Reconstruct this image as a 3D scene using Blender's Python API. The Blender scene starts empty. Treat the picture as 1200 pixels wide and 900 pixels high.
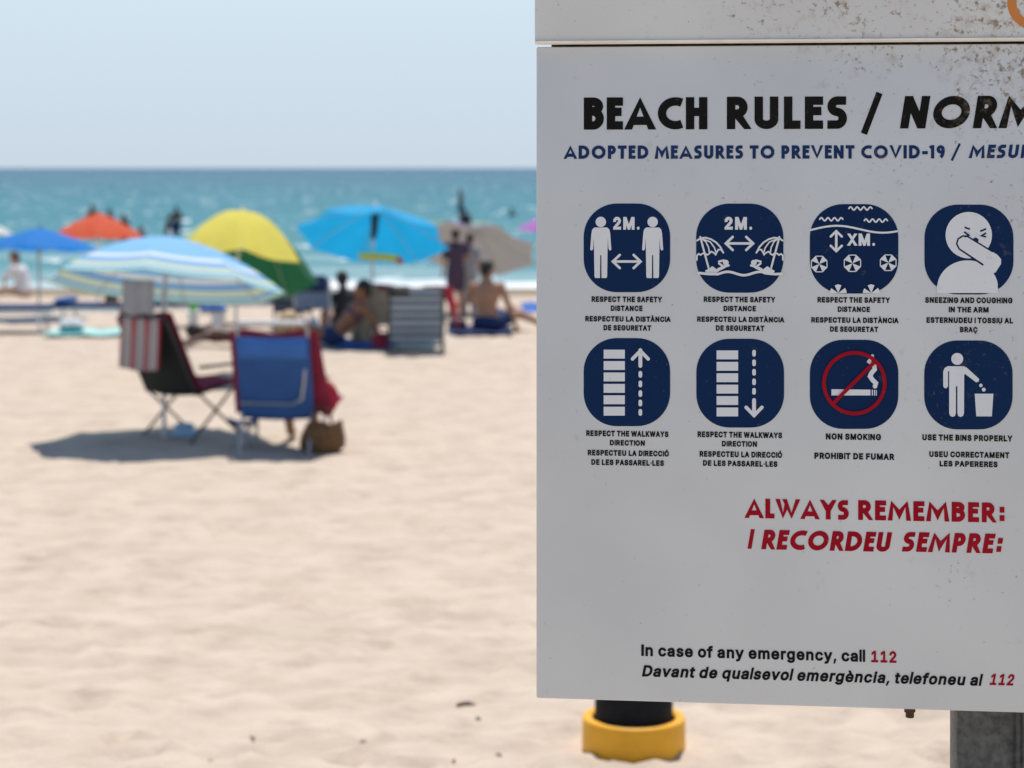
import bpy, bmesh, math, random
from math import sin, cos, pi, radians as R
from mathutils import Vector as V, Matrix, noise as mn

random.seed(7)
SC = bpy.context.scene
COL = SC.collection

# ------------------------------------------------------------------ camera
H = 2.1                       # eye height above the sand
F = 70.0 / 36.0 * 1200.0      # focal length in pixels of the 1200 px wide photograph
HY = 196.5                    # row of the horizon
cam = bpy.data.cameras.new('camera')
cam.lens = 70.0
cam.sensor_width = 36.0
cam.shift_y = -(450.0 - HY) / 1200.0
cam.clip_start = 0.1
cam.clip_end = 40000.0
cam.dof.use_dof = True
cam.dof.focus_distance = 3.03
cam.dof.aperture_fstop = 5.0
camo = bpy.data.objects.new('camera', cam)
camo.location = (0, 0, H)
camo.rotation_euler = (R(90), 0, 0)
COL.objects.link(camo)
SC.camera = camo

# ------------------------------------------------------------------ sky, sun, exposure
SUN_EL, SUN_AZ = R(70), R(3)      # azimuth from +Y towards +X
S = V((cos(SUN_EL) * sin(SUN_AZ), cos(SUN_EL) * cos(SUN_AZ), sin(SUN_EL)))
w = bpy.data.worlds.new('World')
SC.world = w
w.use_nodes = True
nt = w.node_tree
nt.nodes.clear()
sky = nt.nodes.new('ShaderNodeTexSky')
sky.sky_type = 'NISHITA'
sky.sun_disc = False
sky.sun_elevation = SUN_EL
sky.sun_rotation = SUN_AZ
sky.altitude = 0
sky.air_density = 1.0
sky.dust_density = 0.3
sky.ozone_density = 3.0
bgn = nt.nodes.new('ShaderNodeBackground')
bgn.inputs['Strength'].default_value = 0.105
wo = nt.nodes.new('ShaderNodeOutputWorld')
# milky sea haze low over the horizon, clear sky above it
tcw = nt.nodes.new('ShaderNodeTexCoord')
sxw = nt.nodes.new('ShaderNodeSeparateXYZ')
nt.links.new(tcw.outputs['Generated'], sxw.inputs[0])
hz = nt.nodes.new('ShaderNodeValToRGB')
hz.color_ramp.elements[0].position = 0.0
hz.color_ramp.elements[0].color = (.455, .530, .600, 1)
hz.color_ramp.elements[1].position = 0.085
hz.color_ramp.elements[1].color = (.505, .607, .685, 1)
nt.links.new(sxw.outputs['Z'], hz.inputs[0])
hs_ = nt.nodes.new('ShaderNodeVectorMath')
hs_.operation = 'SCALE'
hs_.inputs['Scale'].default_value = 1 / .105
nt.links.new(hz.outputs[0], hs_.inputs[0])
hf = nt.nodes.new('ShaderNodeMapRange')
hf.inputs[1].default_value = .10
hf.inputs[2].default_value = .40
hf.inputs[3].default_value = 1.0
hf.inputs[4].default_value = 0.0
nt.links.new(sxw.outputs['Z'], hf.inputs[0])
hm = nt.nodes.new('ShaderNodeMix')
hm.data_type = 'RGBA'
nt.links.new(hf.outputs[0], hm.inputs[0])
nt.links.new(sky.outputs[0], hm.inputs[6])
nt.links.new(hs_.outputs[0], hm.inputs[7])
nt.links.new(hm.outputs[2], bgn.inputs[0])
nt.links.new(bgn.outputs[0], wo.inputs[0])
sl = bpy.data.lights.new('sun', 'SUN')
sl.energy = 3.7
sl.angle = R(0.53)
sl.color = (1.0, 0.955, 0.89)
so = bpy.data.objects.new('sun', sl)
so.rotation_euler = (-S).to_track_quat('-Z', 'Y').to_euler()
so.location = (0, 0, 30)
COL.objects.link(so)
SC.view_settings.view_transform = 'Standard'
SC.view_settings.look = 'None'
SC.view_settings.gamma = 1.0
SC.view_settings.use_curve_mapping = False
SC.view_settings.exposure = 0.38

# ------------------------------------------------------------------ pixel helpers (used once, to find real positions)
def zg(y):
    """height of the beach: level, then falling to the water"""
    if y < 27: return 0.0
    t = (y - 27) / 20.0
    if t < 1: return -0.75 * (t * t * (3 - 2 * t) * 0.45 + t * 0.55)
    return -0.75 - (y - 47) * 0.045
SEA = -0.75
def at(px, py, d):
    return V(((px - 600) / F * d, d, H - (py - HY) / F * d))
def ground(px, py):
    d = H * F / (py - HY)
    for _ in range(30):
        d = (H - zg(d)) * F / (py - HY)
    return V(((px - 600) / F * d, d, zg(d)))

# ------------------------------------------------------------------ materials
def mat(name, col, rough=0.7, metal=0.0, spec=0.5, var=0.0, scale=8.0, bump=0.0, bscale=60.0, transl=0.0):
    m = bpy.data.materials.new(name)
    m.use_nodes = True
    n = m.node_tree
    p = n.nodes['Principled BSDF']
    p.inputs['Base Color'].default_value = (*col, 1)
    p.inputs['Roughness'].default_value = rough
    p.inputs['Metallic'].default_value = metal
    p.inputs['Specular IOR Level'].default_value = spec
    tc = n.nodes.new('ShaderNodeTexCoord')
    src = None
    if var:
        t = n.nodes.new('ShaderNodeTexNoise')
        t.inputs['Scale'].default_value = scale
        t.inputs['Detail'].default_value = 6
        n.links.new(tc.outputs['Object'], t.inputs['Vector'])
        mr = n.nodes.new('ShaderNodeMapRange')
        mr.inputs[1].default_value = 0.3
        mr.inputs[2].default_value = 0.7
        mr.inputs[3].default_value = 1 - var
        mr.inputs[4].default_value = 1 + var
        n.links.new(t.outputs['Fac'], mr.inputs[0])
        mx = n.nodes.new('ShaderNodeVectorMath')
        mx.operation = 'SCALE'
        mx.inputs[0].default_value = col
        n.links.new(mr.outputs[0], mx.inputs['Scale'])
        n.links.new(mx.outputs[0], p.inputs['Base Color'])
        src = mx.outputs[0]
    if bump:
        t2 = n.nodes.new('ShaderNodeTexNoise')
        t2.inputs['Scale'].default_value = bscale
        t2.inputs['Detail'].default_value = 4
        n.links.new(tc.outputs['Object'], t2.inputs['Vector'])
        b = n.nodes.new('ShaderNodeBump')
        b.inputs['Strength'].default_value = bump
        b.inputs['Distance'].default_value = 0.01
        n.links.new(t2.outputs['Fac'], b.inputs['Height'])
        n.links.new(b.outputs[0], p.inputs['Normal'])
    if transl:
        add_translucent(m, transl, src, col)
    return m

def add_translucent(m, fac, src=None, col=None):
    n = m.node_tree
    p = n.nodes['Principled BSDF']
    out = n.nodes['Material Output']
    tr = n.nodes.new('ShaderNodeBsdfTranslucent')
    if src is not None: n.links.new(src, tr.inputs['Color'])
    else: tr.inputs['Color'].default_value = (*col, 1)
    ms = n.nodes.new('ShaderNodeMixShader')
    ms.inputs[0].default_value = fac
    n.links.new(p.outputs[0], ms.inputs[1])
    n.links.new(tr.outputs[0], ms.inputs[2])
    n.links.new(ms.outputs[0], out.inputs['Surface'])

def stripes(name, stops, axis='attr', rough=0.75, transl=0.0, scale=1.0):
    """hard-edged bands; axis 'attr' reads the vertex value 'band', else an object axis"""
    m = bpy.data.materials.new(name)
    m.use_nodes = True
    n = m.node_tree
    p = n.nodes['Principled BSDF']
    p.inputs['Roughness'].default_value = rough
    if axis == 'attr':
        a = n.nodes.new('ShaderNodeAttribute')
        a.attribute_name = 'band'
        f = a.outputs['Fac']
    else:
        tc = n.nodes.new('ShaderNodeTexCoord')
        sx = n.nodes.new('ShaderNodeSeparateXYZ')
        n.links.new(tc.outputs['Object'], sx.inputs[0])
        mm = n.nodes.new('ShaderNodeMath')
        mm.operation = 'MULTIPLY'
        mm.inputs[1].default_value = scale
        n.links.new(sx.outputs['XYZ'.index(axis)], mm.inputs[0])
        fr = n.nodes.new('ShaderNodeMath')
        fr.operation = 'FRACT'
        n.links.new(mm.outputs[0], fr.inputs[0])
        f = fr.outputs[0]
    cr = n.nodes.new('ShaderNodeValToRGB')
    cr.color_ramp.interpolation = 'CONSTANT'
    el = cr.color_ramp.elements
    while len(el) > 1: el.remove(el[-1])
    el[0].position = stops[0][0]
    el[0].color = (*stops[0][1], 1)
    for pos, c in stops[1:]:
        e = el.new(pos)
        e.color = (*c, 1)
    n.links.new(f, cr.inputs[0])
    n.links.new(cr.outputs[0], p.inputs['Base Color'])
    if transl: add_translucent(m, transl, cr.outputs[0])
    return m

M = {}
M['white_plastic'] = mat('white_plastic', (.72, .72, .70), .4, var=.05)
M['steel'] = mat('steel', (.42, .43, .44), .35, .8, var=.1)
M['dark_steel'] = mat('dark_steel', (.05, .05, .055), .5, .3)
M['galvanised'] = mat('galvanised', (.095, .094, .088), .6, .3, var=.5, scale=70)
M['pole_white'] = mat('pole_white', (.6, .6, .58), .4, var=.05)
M['pole_wood'] = mat('pole_wood', (.40, .38, .32), .6, var=.1)
M['lit_edge_cream'] = mat('lit_edge_cream', (.86, .80, .70), .6, var=.08, scale=30)  # pale tone imitating light on the upper panel's lower edge
M['rust'] = mat('rust', (.10, .05, .03), .85, .3, var=.5, scale=60)
M['orange_ink'] = mat('orange_ink', (.70, .22, .03), .5)
M['yellow_plastic'] = mat('yellow_plastic', (.86, .40, .004), .45, var=.1, scale=9, bump=.1)
M['black_rubber'] = mat('black_rubber', (.008, .008, .009), .7, spec=.2, var=.3, scale=20)
M['camp_fabric'] = mat('camp_fabric', (.012, .016, .014), .85, var=.2)
M['blue_fabric'] = mat('blue_fabric', (.020, .085, .27), .8, var=.12, scale=5, bump=.2)
M['blue_pillow'] = mat('blue_pillow', (.035, .14, .44), .8, var=.1, bump=.2)
M['burgundy'] = mat('burgundy', (.27, .018, .05), .9, var=.2, scale=7, bump=.4, bscale=25, transl=.15)
M['red_cloth'] = mat('red_cloth', (.48, .03, .06), .9, var=.2, scale=7, transl=.2)
M['grey_cloth'] = mat('grey_cloth', (.46, .46, .48), .9, var=.08, transl=.3)
M['beige_cloth'] = mat('beige_cloth', (.34, .29, .19), .9, var=.2, scale=12)
M['greyblue_cloth'] = mat('greyblue_cloth', (.20, .26, .38), .9, var=.15, transl=.15)
M['straw'] = mat('straw', (.145, .075, .03), .85, var=.3, scale=25, bump=.5)
M['hat_straw'] = mat('hat_straw', (.62, .48, .32), .85, var=.15, scale=25, bump=.3)
M['brown_leather'] = mat('brown_leather', (.10, .04, .02), .7, var=.2)
M['lounger_blue'] = mat('lounger_blue', (.022, .06, .14), .8, var=.15)
M['navy_cloth'] = mat('navy_cloth', (.012, .03, .11), .85, var=.15)
M['mid_blue_cloth'] = mat('mid_blue_cloth', (.02, .10, .33), .85, var=.15)
M['turquoise'] = mat('turquoise', (.05, .42, .42), .8, var=.1)
M['pale_turquoise'] = mat('pale_turquoise', (.36, .62, .58), .85, var=.1)
M['white_cloth'] = mat('white_cloth', (.74, .73, .74), .9, var=.05, transl=.15)
M['orange_cloth'] = mat('orange_cloth', (.75, .28, .16), .9, var=.1)
M['green_plastic'] = mat('green_plastic', (.14, .55, .08), .35)
M['pale_blue'] = mat('pale_blue', (.35, .55, .72), .8, var=.1)
M['noodle_yellow'] = mat('noodle_yellow', (.72, .66, .06), .8)
M['noodle_red'] = mat('noodle_red', (.55, .04, .02), .8)
M['dark_wood'] = mat('dark_wood', (.12, .10, .075), .9, var=.3)
M['skin_tan'] = mat('skin_tan', (.36, .185, .105), .55, var=.08)
M['skin_brown'] = mat('skin_brown', (.25, .105, .05), .55, var=.1)
M['skin_dark'] = mat('skin_dark', (.085, .035, .02), .55, var=.1)
M['skin_fair'] = mat('skin_fair', (.50, .31, .22), .55, var=.06)
M['hair_dark'] = mat('hair_dark', (.012, .009, .008), .6, var=.3, scale=40)
M['hair_blond'] = mat('hair_blond', (.42, .29, .15), .6, var=.2, scale=40)
M['purple_cloth'] = mat('purple_cloth', (.06, .035, .065), .9, var=.15)
M['eye_dark'] = mat('eye_dark', (.02, .015, .012), .3)
M['lip'] = mat('lip', (.30, .09, .07), .5)
M['board_foam'] = mat('board_foam', (.7, .55, .12), .5)

# sand: dry beach with damp patches and footprints
def sand_material():
    m = bpy.data.materials.new('dry_sand')
    m.use_nodes = True
    n = m.node_tree
    p = n.nodes['Principled BSDF']
    p.inputs['Roughness'].default_value = 0.95
    p.inputs['Specular IOR Level'].default_value = 0.1
    g = n.nodes.new('ShaderNodeNewGeometry')
    def noise(scale, detail, sx=1.0):
        mp = n.nodes.new('ShaderNodeMapping')
        mp.inputs['Scale'].default_value = (sx, 1, 1)
        n.links.new(g.outputs['Position'], mp.inputs['Vector'])
        t = n.nodes.new('ShaderNodeTexNoise')
        t.inputs['Scale'].default_value = scale
        t.inputs['Detail'].default_value = detail
        n.links.new(mp.outputs[0], t.inputs['Vector'])
        return t.outputs['Fac']
    def rng(f, a, b, c, d):
        r = n.nodes.new('ShaderNodeMapRange')
        for i, v in enumerate((a, b, c, d)): r.inputs[i + 1].default_value = v
        n.links.new(f, r.inputs[0])
        return r.outputs[0]
    def mix(f, a, b):
        x = n.nodes.new('ShaderNodeMix')
        x.data_type = 'RGBA'
        n.links.new(f, x.inputs['Factor'])
        for k, c in (('A', a), ('B', b)):
            s = [i for i in x.inputs if i.name == k and i.type == 'RGBA'][0]
            if isinstance(c, tuple): s.default_value = (*c, 1)
            else: n.links.new(c, s)
        return [o for o in x.outputs if o.type == 'RGBA'][0]
    A, B, D = (.545, .447, .352), (.475, .384, .30), (.39, .325, .228)
    c1 = mix(rng(noise(3.4, 8, .9), .40, .66, 0, 1), A, B)
    c2 = mix(rng(noise(.75, 3, .55), .66, .75, 0, .75), c1, D)
    c3 = mix(rng(noise(9, 6, .5), .52, .74, 0, .55), c2, (.35, .275, .21))
    # wet sand at the water's edge
    sx = n.nodes.new('ShaderNodeSeparateXYZ')
    n.links.new(g.outputs['Position'], sx.inputs[0])
    wet = rng(sx.outputs['Z'], -.50, -.62, 0, 1)
    c4 = mix(wet, c3, (.24, .19, .13))
    n.links.new(c4, p.inputs['Base Color'])
    b1 = n.nodes.new('ShaderNodeBump')
    b1.inputs['Strength'].default_value = .7
    b1.inputs['Distance'].default_value = .05
    n.links.new(noise(5.5, 7), b1.inputs['Height'])
    b2 = n.nodes.new('ShaderNodeBump')
    b2.inputs['Strength'].default_value = .5
    b2.inputs['Distance'].default_value = .008
    n.links.new(noise(55, 4), b2.inputs['Height'])
    n.links.new(b1.outputs[0], b2.inputs['Normal'])
    n.links.new(b2.outputs[0], p.inputs['Normal'])
    return m
M['sand'] = sand_material()

def sea_material():
    m = bpy.data.materials.new('sea_water')
    m.use_nodes = True
    n = m.node_tree
    p = n.nodes['Principled BSDF']
    p.inputs['Roughness'].default_value = 0.12
    p.inputs['IOR'].default_value = 1.33
    p.inputs['Specular IOR Level'].default_value = 0.30
    g = n.nodes.new('ShaderNodeNewGeometry')
    sx = n.nodes.new('ShaderNodeSeparateXYZ')
    n.links.new(g.outputs['Position'], sx.inputs[0])
    def noise(scale, detail, mx, my, dist=0.0):
        mp = n.nodes.new('ShaderNodeMapping')
        mp.inputs['Scale'].default_value = (mx, my, 1)
        n.links.new(g.outputs['Position'], mp.inputs['Vector'])
        t = n.nodes.new('ShaderNodeTexNoise')
        t.inputs['Scale'].default_value = scale
        t.inputs['Detail'].default_value = detail
        t.inputs['Distortion'].default_value = dist
        n.links.new(mp.outputs[0], t.inputs['Vector'])
        return t.outputs['Fac']
    def math_(op, a, b=None):
        x = n.nodes.new('ShaderNodeMath')
        x.operation = op
        for i, v in enumerate((a, b)):
            if v is None: continue
            if isinstance(v, (int, float)): x.inputs[i].default_value = v
            else: n.links.new(v, x.inputs[i])
        return x.outputs[0]
    # water colour by depth: turquoise shallows to blue
    lg = math_('LOGARITHM', sx.outputs['Y'], 10.0)
    cr = n.nodes.new('ShaderNodeValToRGB')
    el = cr.color_ramp.elements
    mr = n.nodes.new('ShaderNodeMapRange')
    mr.inputs[1].default_value = math.log10(46)
    mr.inputs[2].default_value = math.log10(2500)
    n.links.new(lg, mr.inputs[0])
    wob = math_('MULTIPLY', math_('SUBTRACT', noise(.16, 6, .35, 1.0), .5), .62)
    n.links.new(math_('ADD', mr.outputs[0], wob), cr.inputs[0])
    el[0].position = 0.0
    el[0].color = (.20, .34, .36, 1)
    el[1].position = 1.0
    el[1].color = (.030, .115, .175, 1)
    e = el.new(.08); e.color = (.065, .225, .25, 1)
    e = el.new(.30); e.color = (.042, .185, .225, 1)
    e = el.new(.60); e.color = (.034, .135, .185, 1)
    # foam lines on the shore
    f1 = math_('ADD', math_('MULTIPLY', noise(.55, 5, .35, 1.5, .6), .7), math_('MULTIPLY', noise(.11, 2, 1, 1), .3))
    edge = n.nodes.new('ShaderNodeMapRange')
    edge.inputs[1].default_value = 56.0
    edge.inputs[2].default_value = 48.0
    edge.inputs[3].default_value = -.25
    edge.inputs[4].default_value = .36
    n.links.new(sx.outputs['Y'], edge.inputs[0])
    lf = n.nodes.new('ShaderNodeMapRange')
    lf.inputs[1].default_value = -10.5
    lf.inputs[2].default_value = -7.0
    lf.inputs[3].default_value = -.22
    lf.inputs[4].default_value = 0.0
    n.links.new(sx.outputs['X'], lf.inputs[0])
    fs = math_('ADD', math_('ADD', f1, edge.outputs[0]), lf.outputs[0])
    fm = n.nodes.new('ShaderNodeMapRange')
    fm.inputs[1].default_value = .60
    fm.inputs[2].default_value = .72
    n.links.new(fs, fm.inputs[0])
    # scattered small whitecaps further out
    wc = n.nodes.new('ShaderNodeMapRange')
    wc.inputs[1].default_value = .735
    wc.inputs[2].default_value = .78
    wc.inputs[4].default_value = .55
    n.links.new(noise(.30, 4, .5, 1.0, .4), wc.inputs[0])
    # sun glitter on the water, painted into the colour as pale dots
    gt = n.nodes.new('ShaderNodeMapRange')
    gt.inputs[1].default_value = .665
    gt.inputs[2].default_value = .675
    n.links.new(noise(1.1, 2, .8, .5), gt.inputs[0])
    foam = math_('MAXIMUM', math_('MAXIMUM', fm.outputs[0], wc.outputs[0]), gt.outputs[0])  # shore foam, whitecaps and the painted sun glitter in one mask
    x = n.nodes.new('ShaderNodeMix')
    x.data_type = 'RGBA'
    n.links.new(foam, x.inputs['Factor'])
    ia = [i for i in x.inputs if i.name == 'A' and i.type == 'RGBA'][0]
    ib = [i for i in x.inputs if i.name == 'B' and i.type == 'RGBA'][0]
    n.links.new(cr.outputs[0], ia)
    ib.default_value = (.72, .74, .74, 1)
    n.links.new([o for o in x.outputs if o.type == 'RGBA'][0], p.inputs['Base Color'])
    r = n.nodes.new('ShaderNodeMapRange')
    r.inputs[3].default_value = .14
    r.inputs[4].default_value = .8
    n.links.new(foam, r.inputs[0])
    n.links.new(r.outputs[0], p.inputs['Roughness'])
    b1 = n.nodes.new('ShaderNodeBump')
    b1.inputs['Strength'].default_value = 1.0
    b1.inputs['Distance'].default_value = .8
    n.links.new(noise(.55, 6, .6, 1.0, .3), b1.inputs['Height'])
    # rough sea: body colour plus a limited share of mirrored sky
    df = n.nodes.new('ShaderNodeBsdfDiffuse')
    n.links.new([o for o in x.outputs if o.type == 'RGBA'][0], df.inputs['Color'])
    n.links.new(b1.outputs[0], df.inputs['Normal'])
    gl = n.nodes.new('ShaderNodeBsdfGlossy')
    n.links.new(r.outputs[0], gl.inputs['Roughness'])
    n.links.new(b1.outputs[0], gl.inputs['Normal'])
    fr = n.nodes.new('ShaderNodeFresnel')
    fr.inputs['IOR'].default_value = 1.33
    n.links.new(b1.outputs[0], fr.inputs['Normal'])
    fq = math_('MINIMUM', math_('MULTIPLY', fr.outputs[0], .45), .34)
    ms = n.nodes.new('ShaderNodeMixShader')
    n.links.new(fq, ms.inputs[0])
    n.links.new(df.outputs[0], ms.inputs[1])
    n.links.new(gl.outputs[0], ms.inputs[2])
    n.links.new(ms.outputs[0], n.nodes['Material Output'].inputs['Surface'])
    return m
M['sea'] = sea_material()

def panel_material(name='sign_enamel', ca=(.735, .72, .675), cb=(.66, .645, .61), rough=.42, spec=.35, grime=1.0):
    """white enamel with rusty specks, densest towards the upper part away from the free edge"""
    m = bpy.data.materials.new(name)
    m.use_nodes = True
    n = m.node_tree
    p = n.nodes['Principled BSDF']
    p.inputs['Roughness'].default_value = rough
    p.inputs['Specular IOR Level'].default_value = spec
    g = n.nodes.new('ShaderNodeNewGeometry')
    sx = n.nodes.new('ShaderNodeSeparateXYZ')
    n.links.new(g.outputs['Position'], sx.inputs[0])
    def noise(scale, detail, rough=.5):
        t = n.nodes.new('ShaderNodeTexNoise')
        t.inputs['Scale'].default_value = scale
        t.inputs['Detail'].default_value = detail
        t.inputs['Roughness'].default_value = rough
        n.links.new(g.outputs['Position'], t.inputs['Vector'])
        return t.outputs['Fac']
    def math_(op, a, b):
        x = n.nodes.new('ShaderNodeMath')
        x.operation = op
        for i, v in enumerate((a, b)):
            if isinstance(v, (int, float)): x.inputs[i].default_value = v
            else: n.links.new(v, x.inputs[i])
        return x.outputs[0]
    def rng(f, a, b, c, d):
        r = n.nodes.new('ShaderNodeMapRange')
        for i, v in enumerate((a, b, c, d)): r.inputs[i + 1].default_value = v
        n.links.new(f, r.inputs[0])
        return r.outputs[0]
    def mix(f, a, b):
        x = n.nodes.new('ShaderNodeMix')
        x.data_type = 'RGBA'
        n.links.new(f, x.inputs['Factor'])
        for k, c in (('A', a), ('B', b)):
            s = [i for i in x.inputs if i.name == k and i.type == 'RGBA'][0]
            if isinstance(c, tuple): s.default_value = (*c, 1)
            else: n.links.new(c, s)
        return [o for o in x.outputs if o.type == 'RGBA'][0]
    # where the dirt sits
    gx = rng(sx.outputs['X'], .30, .80, 0, 1)
    gz = rng(sx.outputs['Z'], 1.62, 2.28, 0, 1)
    zone = math_('ADD', math_('MULTIPLY', gx, gz), math_('MULTIPLY', rng(sx.outputs['Z'], 2.20, 2.34, 0, .46), rng(sx.outputs['X'], .05, .40, .35, 1)))
    low = noise(7, 3)
    dens = math_('ADD', math_('MULTIPLY', zone, .15), math_('MULTIPLY', math_('SUBTRACT', low, .5), .30))
    fine = math_('ADD', noise(120, 4, .6), dens)
    speck = rng(fine, .70, .84, 0, .8 * grime)
    fine2 = math_('ADD', noise(48, 5, .65), dens)
    smear = rng(fine2, .66, .90, 0, .5 * grime)
    c0 = mix(rng(noise(3, 4), .35, .65, 0, 1), ca, cb)
    c1 = mix(smear, c0, (.40, .30, .19))
    c2 = mix(speck, c1, (.215, .125, .048))
    grey = rng(noise(130, 2), .72, .80, 0, .4 * grime)
    c3 = mix(grey, c2, (.25, .25, .27))
    n.links.new(c3, p.inputs['Base Color'])
    return m
M['enamel'] = panel_material()
for k_, a_, b_ in (('navy_ink', (.0065, .024, .078), (.0085, .029, .09)), ('white_ink', (.86, .84, .81), (.80, .78, .75)), ('black_ink', (.010, .009, .008), (.016, .014, .013)),
                   ('blue_ink', (.014, .036, .115), (.020, .046, .135)), ('red_ink', (.38, .006, .016), (.42, .010, .020))):
    M[k_] = panel_material(k_, a_, b_, .75, .08, .75)
M['bounce_paving'] = mat('bounce_paving', (.46, .395, .33), .85, var=.12, scale=2)

# ------------------------------------------------------------------ mesh helpers
class MB:
    """collects shapes and links them as ONE mesh object"""
    def __init__(s):
        s.v, s.f, s.mi = [], [], []
    def add(s, vs, fs, mi=0):
        o = len(s.v)
        s.v += [V(p) for p in vs]
        s.f += [tuple(i + o for i in f) for f in fs]
        s.mi += [mi] * len(fs)
    def box(s, c, size, rot=None, mi=0):
        hx, hy, hz = [k / 2 for k in size]
        vs = [V((x, y, z)) for x in (-hx, hx) for y in (-hy, hy) for z in (-hz, hz)]
        if rot is not None: vs = [rot @ p for p in vs]
        s.add([p + V(c) for p in vs], [(0, 1, 3, 2), (4, 6, 7, 5), (0, 4, 5, 1), (2, 3, 7, 6), (0, 2, 6, 4), (1, 5, 7, 3)], mi)
    def tube(s, pts, r, n=10, mi=0, r1=None, cap=True):
        pts = [V(p) for p in pts]
        N = len(pts)
        o = len(s.v)
        ref = V((0, 0, 1))
        d0 = (pts[1] - pts[0]).normalized()
        if abs(d0.dot(ref)) > .95: ref = V((1, 0, 0))
        a = d0.cross(ref).normalized()
        for i, p in enumerate(pts):
            if i == 0: d = d0
            elif i == N - 1: d = (pts[i] - pts[i - 1]).normalized()
            else: d = ((pts[i + 1] - p).normalized() + (p - pts[i - 1]).normalized()).normalized()
            a = (a - d * a.dot(d)).normalized()
            b = d.cross(a)
            rr = r if r1 is None else r + (r1 - r) * i / (N - 1)
            for k in range(n):
                t = 2 * pi * k / n
                s.v.append(p + a * (rr * cos(t)) + b * (rr * sin(t)))
        for i in range(N - 1):
            for k in range(n):
                k2 = (k + 1) % n
                s.f.append((o + i * n + k, o + i * n + k2, o + (i + 1) * n + k2, o + (i + 1) * n + k))
                s.mi.append(mi)
        if cap:
            s.f.append(tuple(o + k for k in reversed(range(n)))); s.mi.append(mi)
            s.f.append(tuple(o + (N - 1) * n + k for k in range(n))); s.mi.append(mi)
    def lathe(s, prof, c=(0, 0, 0), n=32, mi=0, sx=1.0, sy=1.0):
        o = len(s.v)
        for (r, z) in prof:
            for k in range(n):
                t = 2 * pi * k / n
                s.v.append(V((c[0] + r * cos(t) * sx, c[1] + r * sin(t) * sy, c[2] + z)))
        for i in range(len(prof) - 1):
            for k in range(n):
                k2 = (k + 1) % n
                s.f.append((o + i * n + k, o + i * n + k2, o + (i + 1) * n + k2, o + (i + 1) * n + k))
                s.mi.append(mi)
        s.f.append(tuple(o + k for k in reversed(range(n)))); s.mi.append(mi)
        e = o + (len(prof) - 1) * n
        s.f.append(tuple(e + k for k in range(n))); s.mi.append(mi)
    def grid(s, fn, nu, nv, mi=0):
        o = len(s.v)
        for i in range(nu + 1):
            for j in range(nv + 1):
                s.v.append(V(fn(i / nu, j / nv)))
        for i in range(nu):
            for j in range(nv):
                a = o + i * (nv + 1) + j
                s.f.append((a, a + nv + 1, a + nv + 2, a + 1))
                s.mi.append(mi)
    def build(s, name, mats, parent=None, smooth=True, bevel=0.0, solid=0.0, loc=None, angle=40):
        me = bpy.data.meshes.new(name)
        me.from_pydata([tuple(p) for p in s.v], [], s.f)
        for m in (mats if isinstance(mats, (list, tuple)) else [mats]): me.materials.append(m)
        me.polygons.foreach_set('material_index', s.mi)
        bm = bmesh.new()
        bm.from_mesh(me)
        if bevel:
            bmesh.ops.bevel(bm, geom=[e for e in bm.edges if e.is_manifold and e.calc_face_angle(0) > .6], offset=bevel, segments=2, affect='EDGES', profile=.5)
        if not solid and all(e.is_manifold for e in bm.edges): bmesh.ops.recalc_face_normals(bm, faces=bm.faces)
        bm.to_mesh(me)
        bm.free()
        if smooth:
            me.polygons.foreach_set('use_smooth', [True] * len(me.polygons))
            me.set_sharp_from_angle(angle=R(angle))
        ob = bpy.data.objects.new(name, me)
        COL.objects.link(ob)
        if parent is not None: ob.parent = parent
        if loc is not None: ob.location = loc
        if solid:
            md = ob.modifiers.new('thickness', 'SOLIDIFY')
            md.thickness = solid
            md.offset = 0
        return ob

def tag(o, label=None, cat=None, group=None, kind=None):
    if label: o['label'] = label
    if cat: o['category'] = cat
    if group: o['group'] = group
    if kind: o['kind'] = kind
    return o
def thing(name, label, cat, loc=(0, 0, 0), rz=0.0, group=None):
    o = bpy.data.objects.new(name, None)
    o.empty_display_size = .2
    o.location = loc
    o.rotation_euler = (0, 0, rz)
    COL.objects.link(o)
    return tag(o, label, cat, group)
def copy_tree(o, parent=None):
    c = o.copy()
    COL.objects.link(c)
    if parent is not None: c.parent = parent
    for ch in list(o.children): copy_tree(ch, c)
    return c

# ================================================================== THE SETTING
def axis_steps(lo, hi, core, step, grow=1.18):
    xs = []
    x = -core
    while x < core: xs.append(x); x += step
    st = step
    xr = []
    while x < hi: xr.append(x); st *= grow; x += st
    xr.append(hi)
    left, x, st = [], -core, step
    while True:
        st *= grow; x -= st
        if x <= lo: left.append(lo); break
        left.append(x)
    return list(reversed(left)) + xs + xr
xs = axis_steps(-500, 500, 5.2, .075)
ys = [5.2]
while ys[-1] < 80: ys.append(ys[-1] + max(.05, ys[-1] * .0058))
mb = MB()
pits = []
rp = random.Random(3)
for _ in range(2600):                                  # old footprints and scuffs
    y = 6 + 24 * rp.random() ** 1.3
    pits.append((rp.uniform(-.32, .32) * y, y, rp.uniform(.05, .11), rp.uniform(.010, .028)))
cells = {}
for p in pits:
    cells.setdefault((int(p[0] // .5), int(p[1] // .5)), []).append(p)
BOL = ground(746.5, 896)
BOL.y += .186
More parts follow.
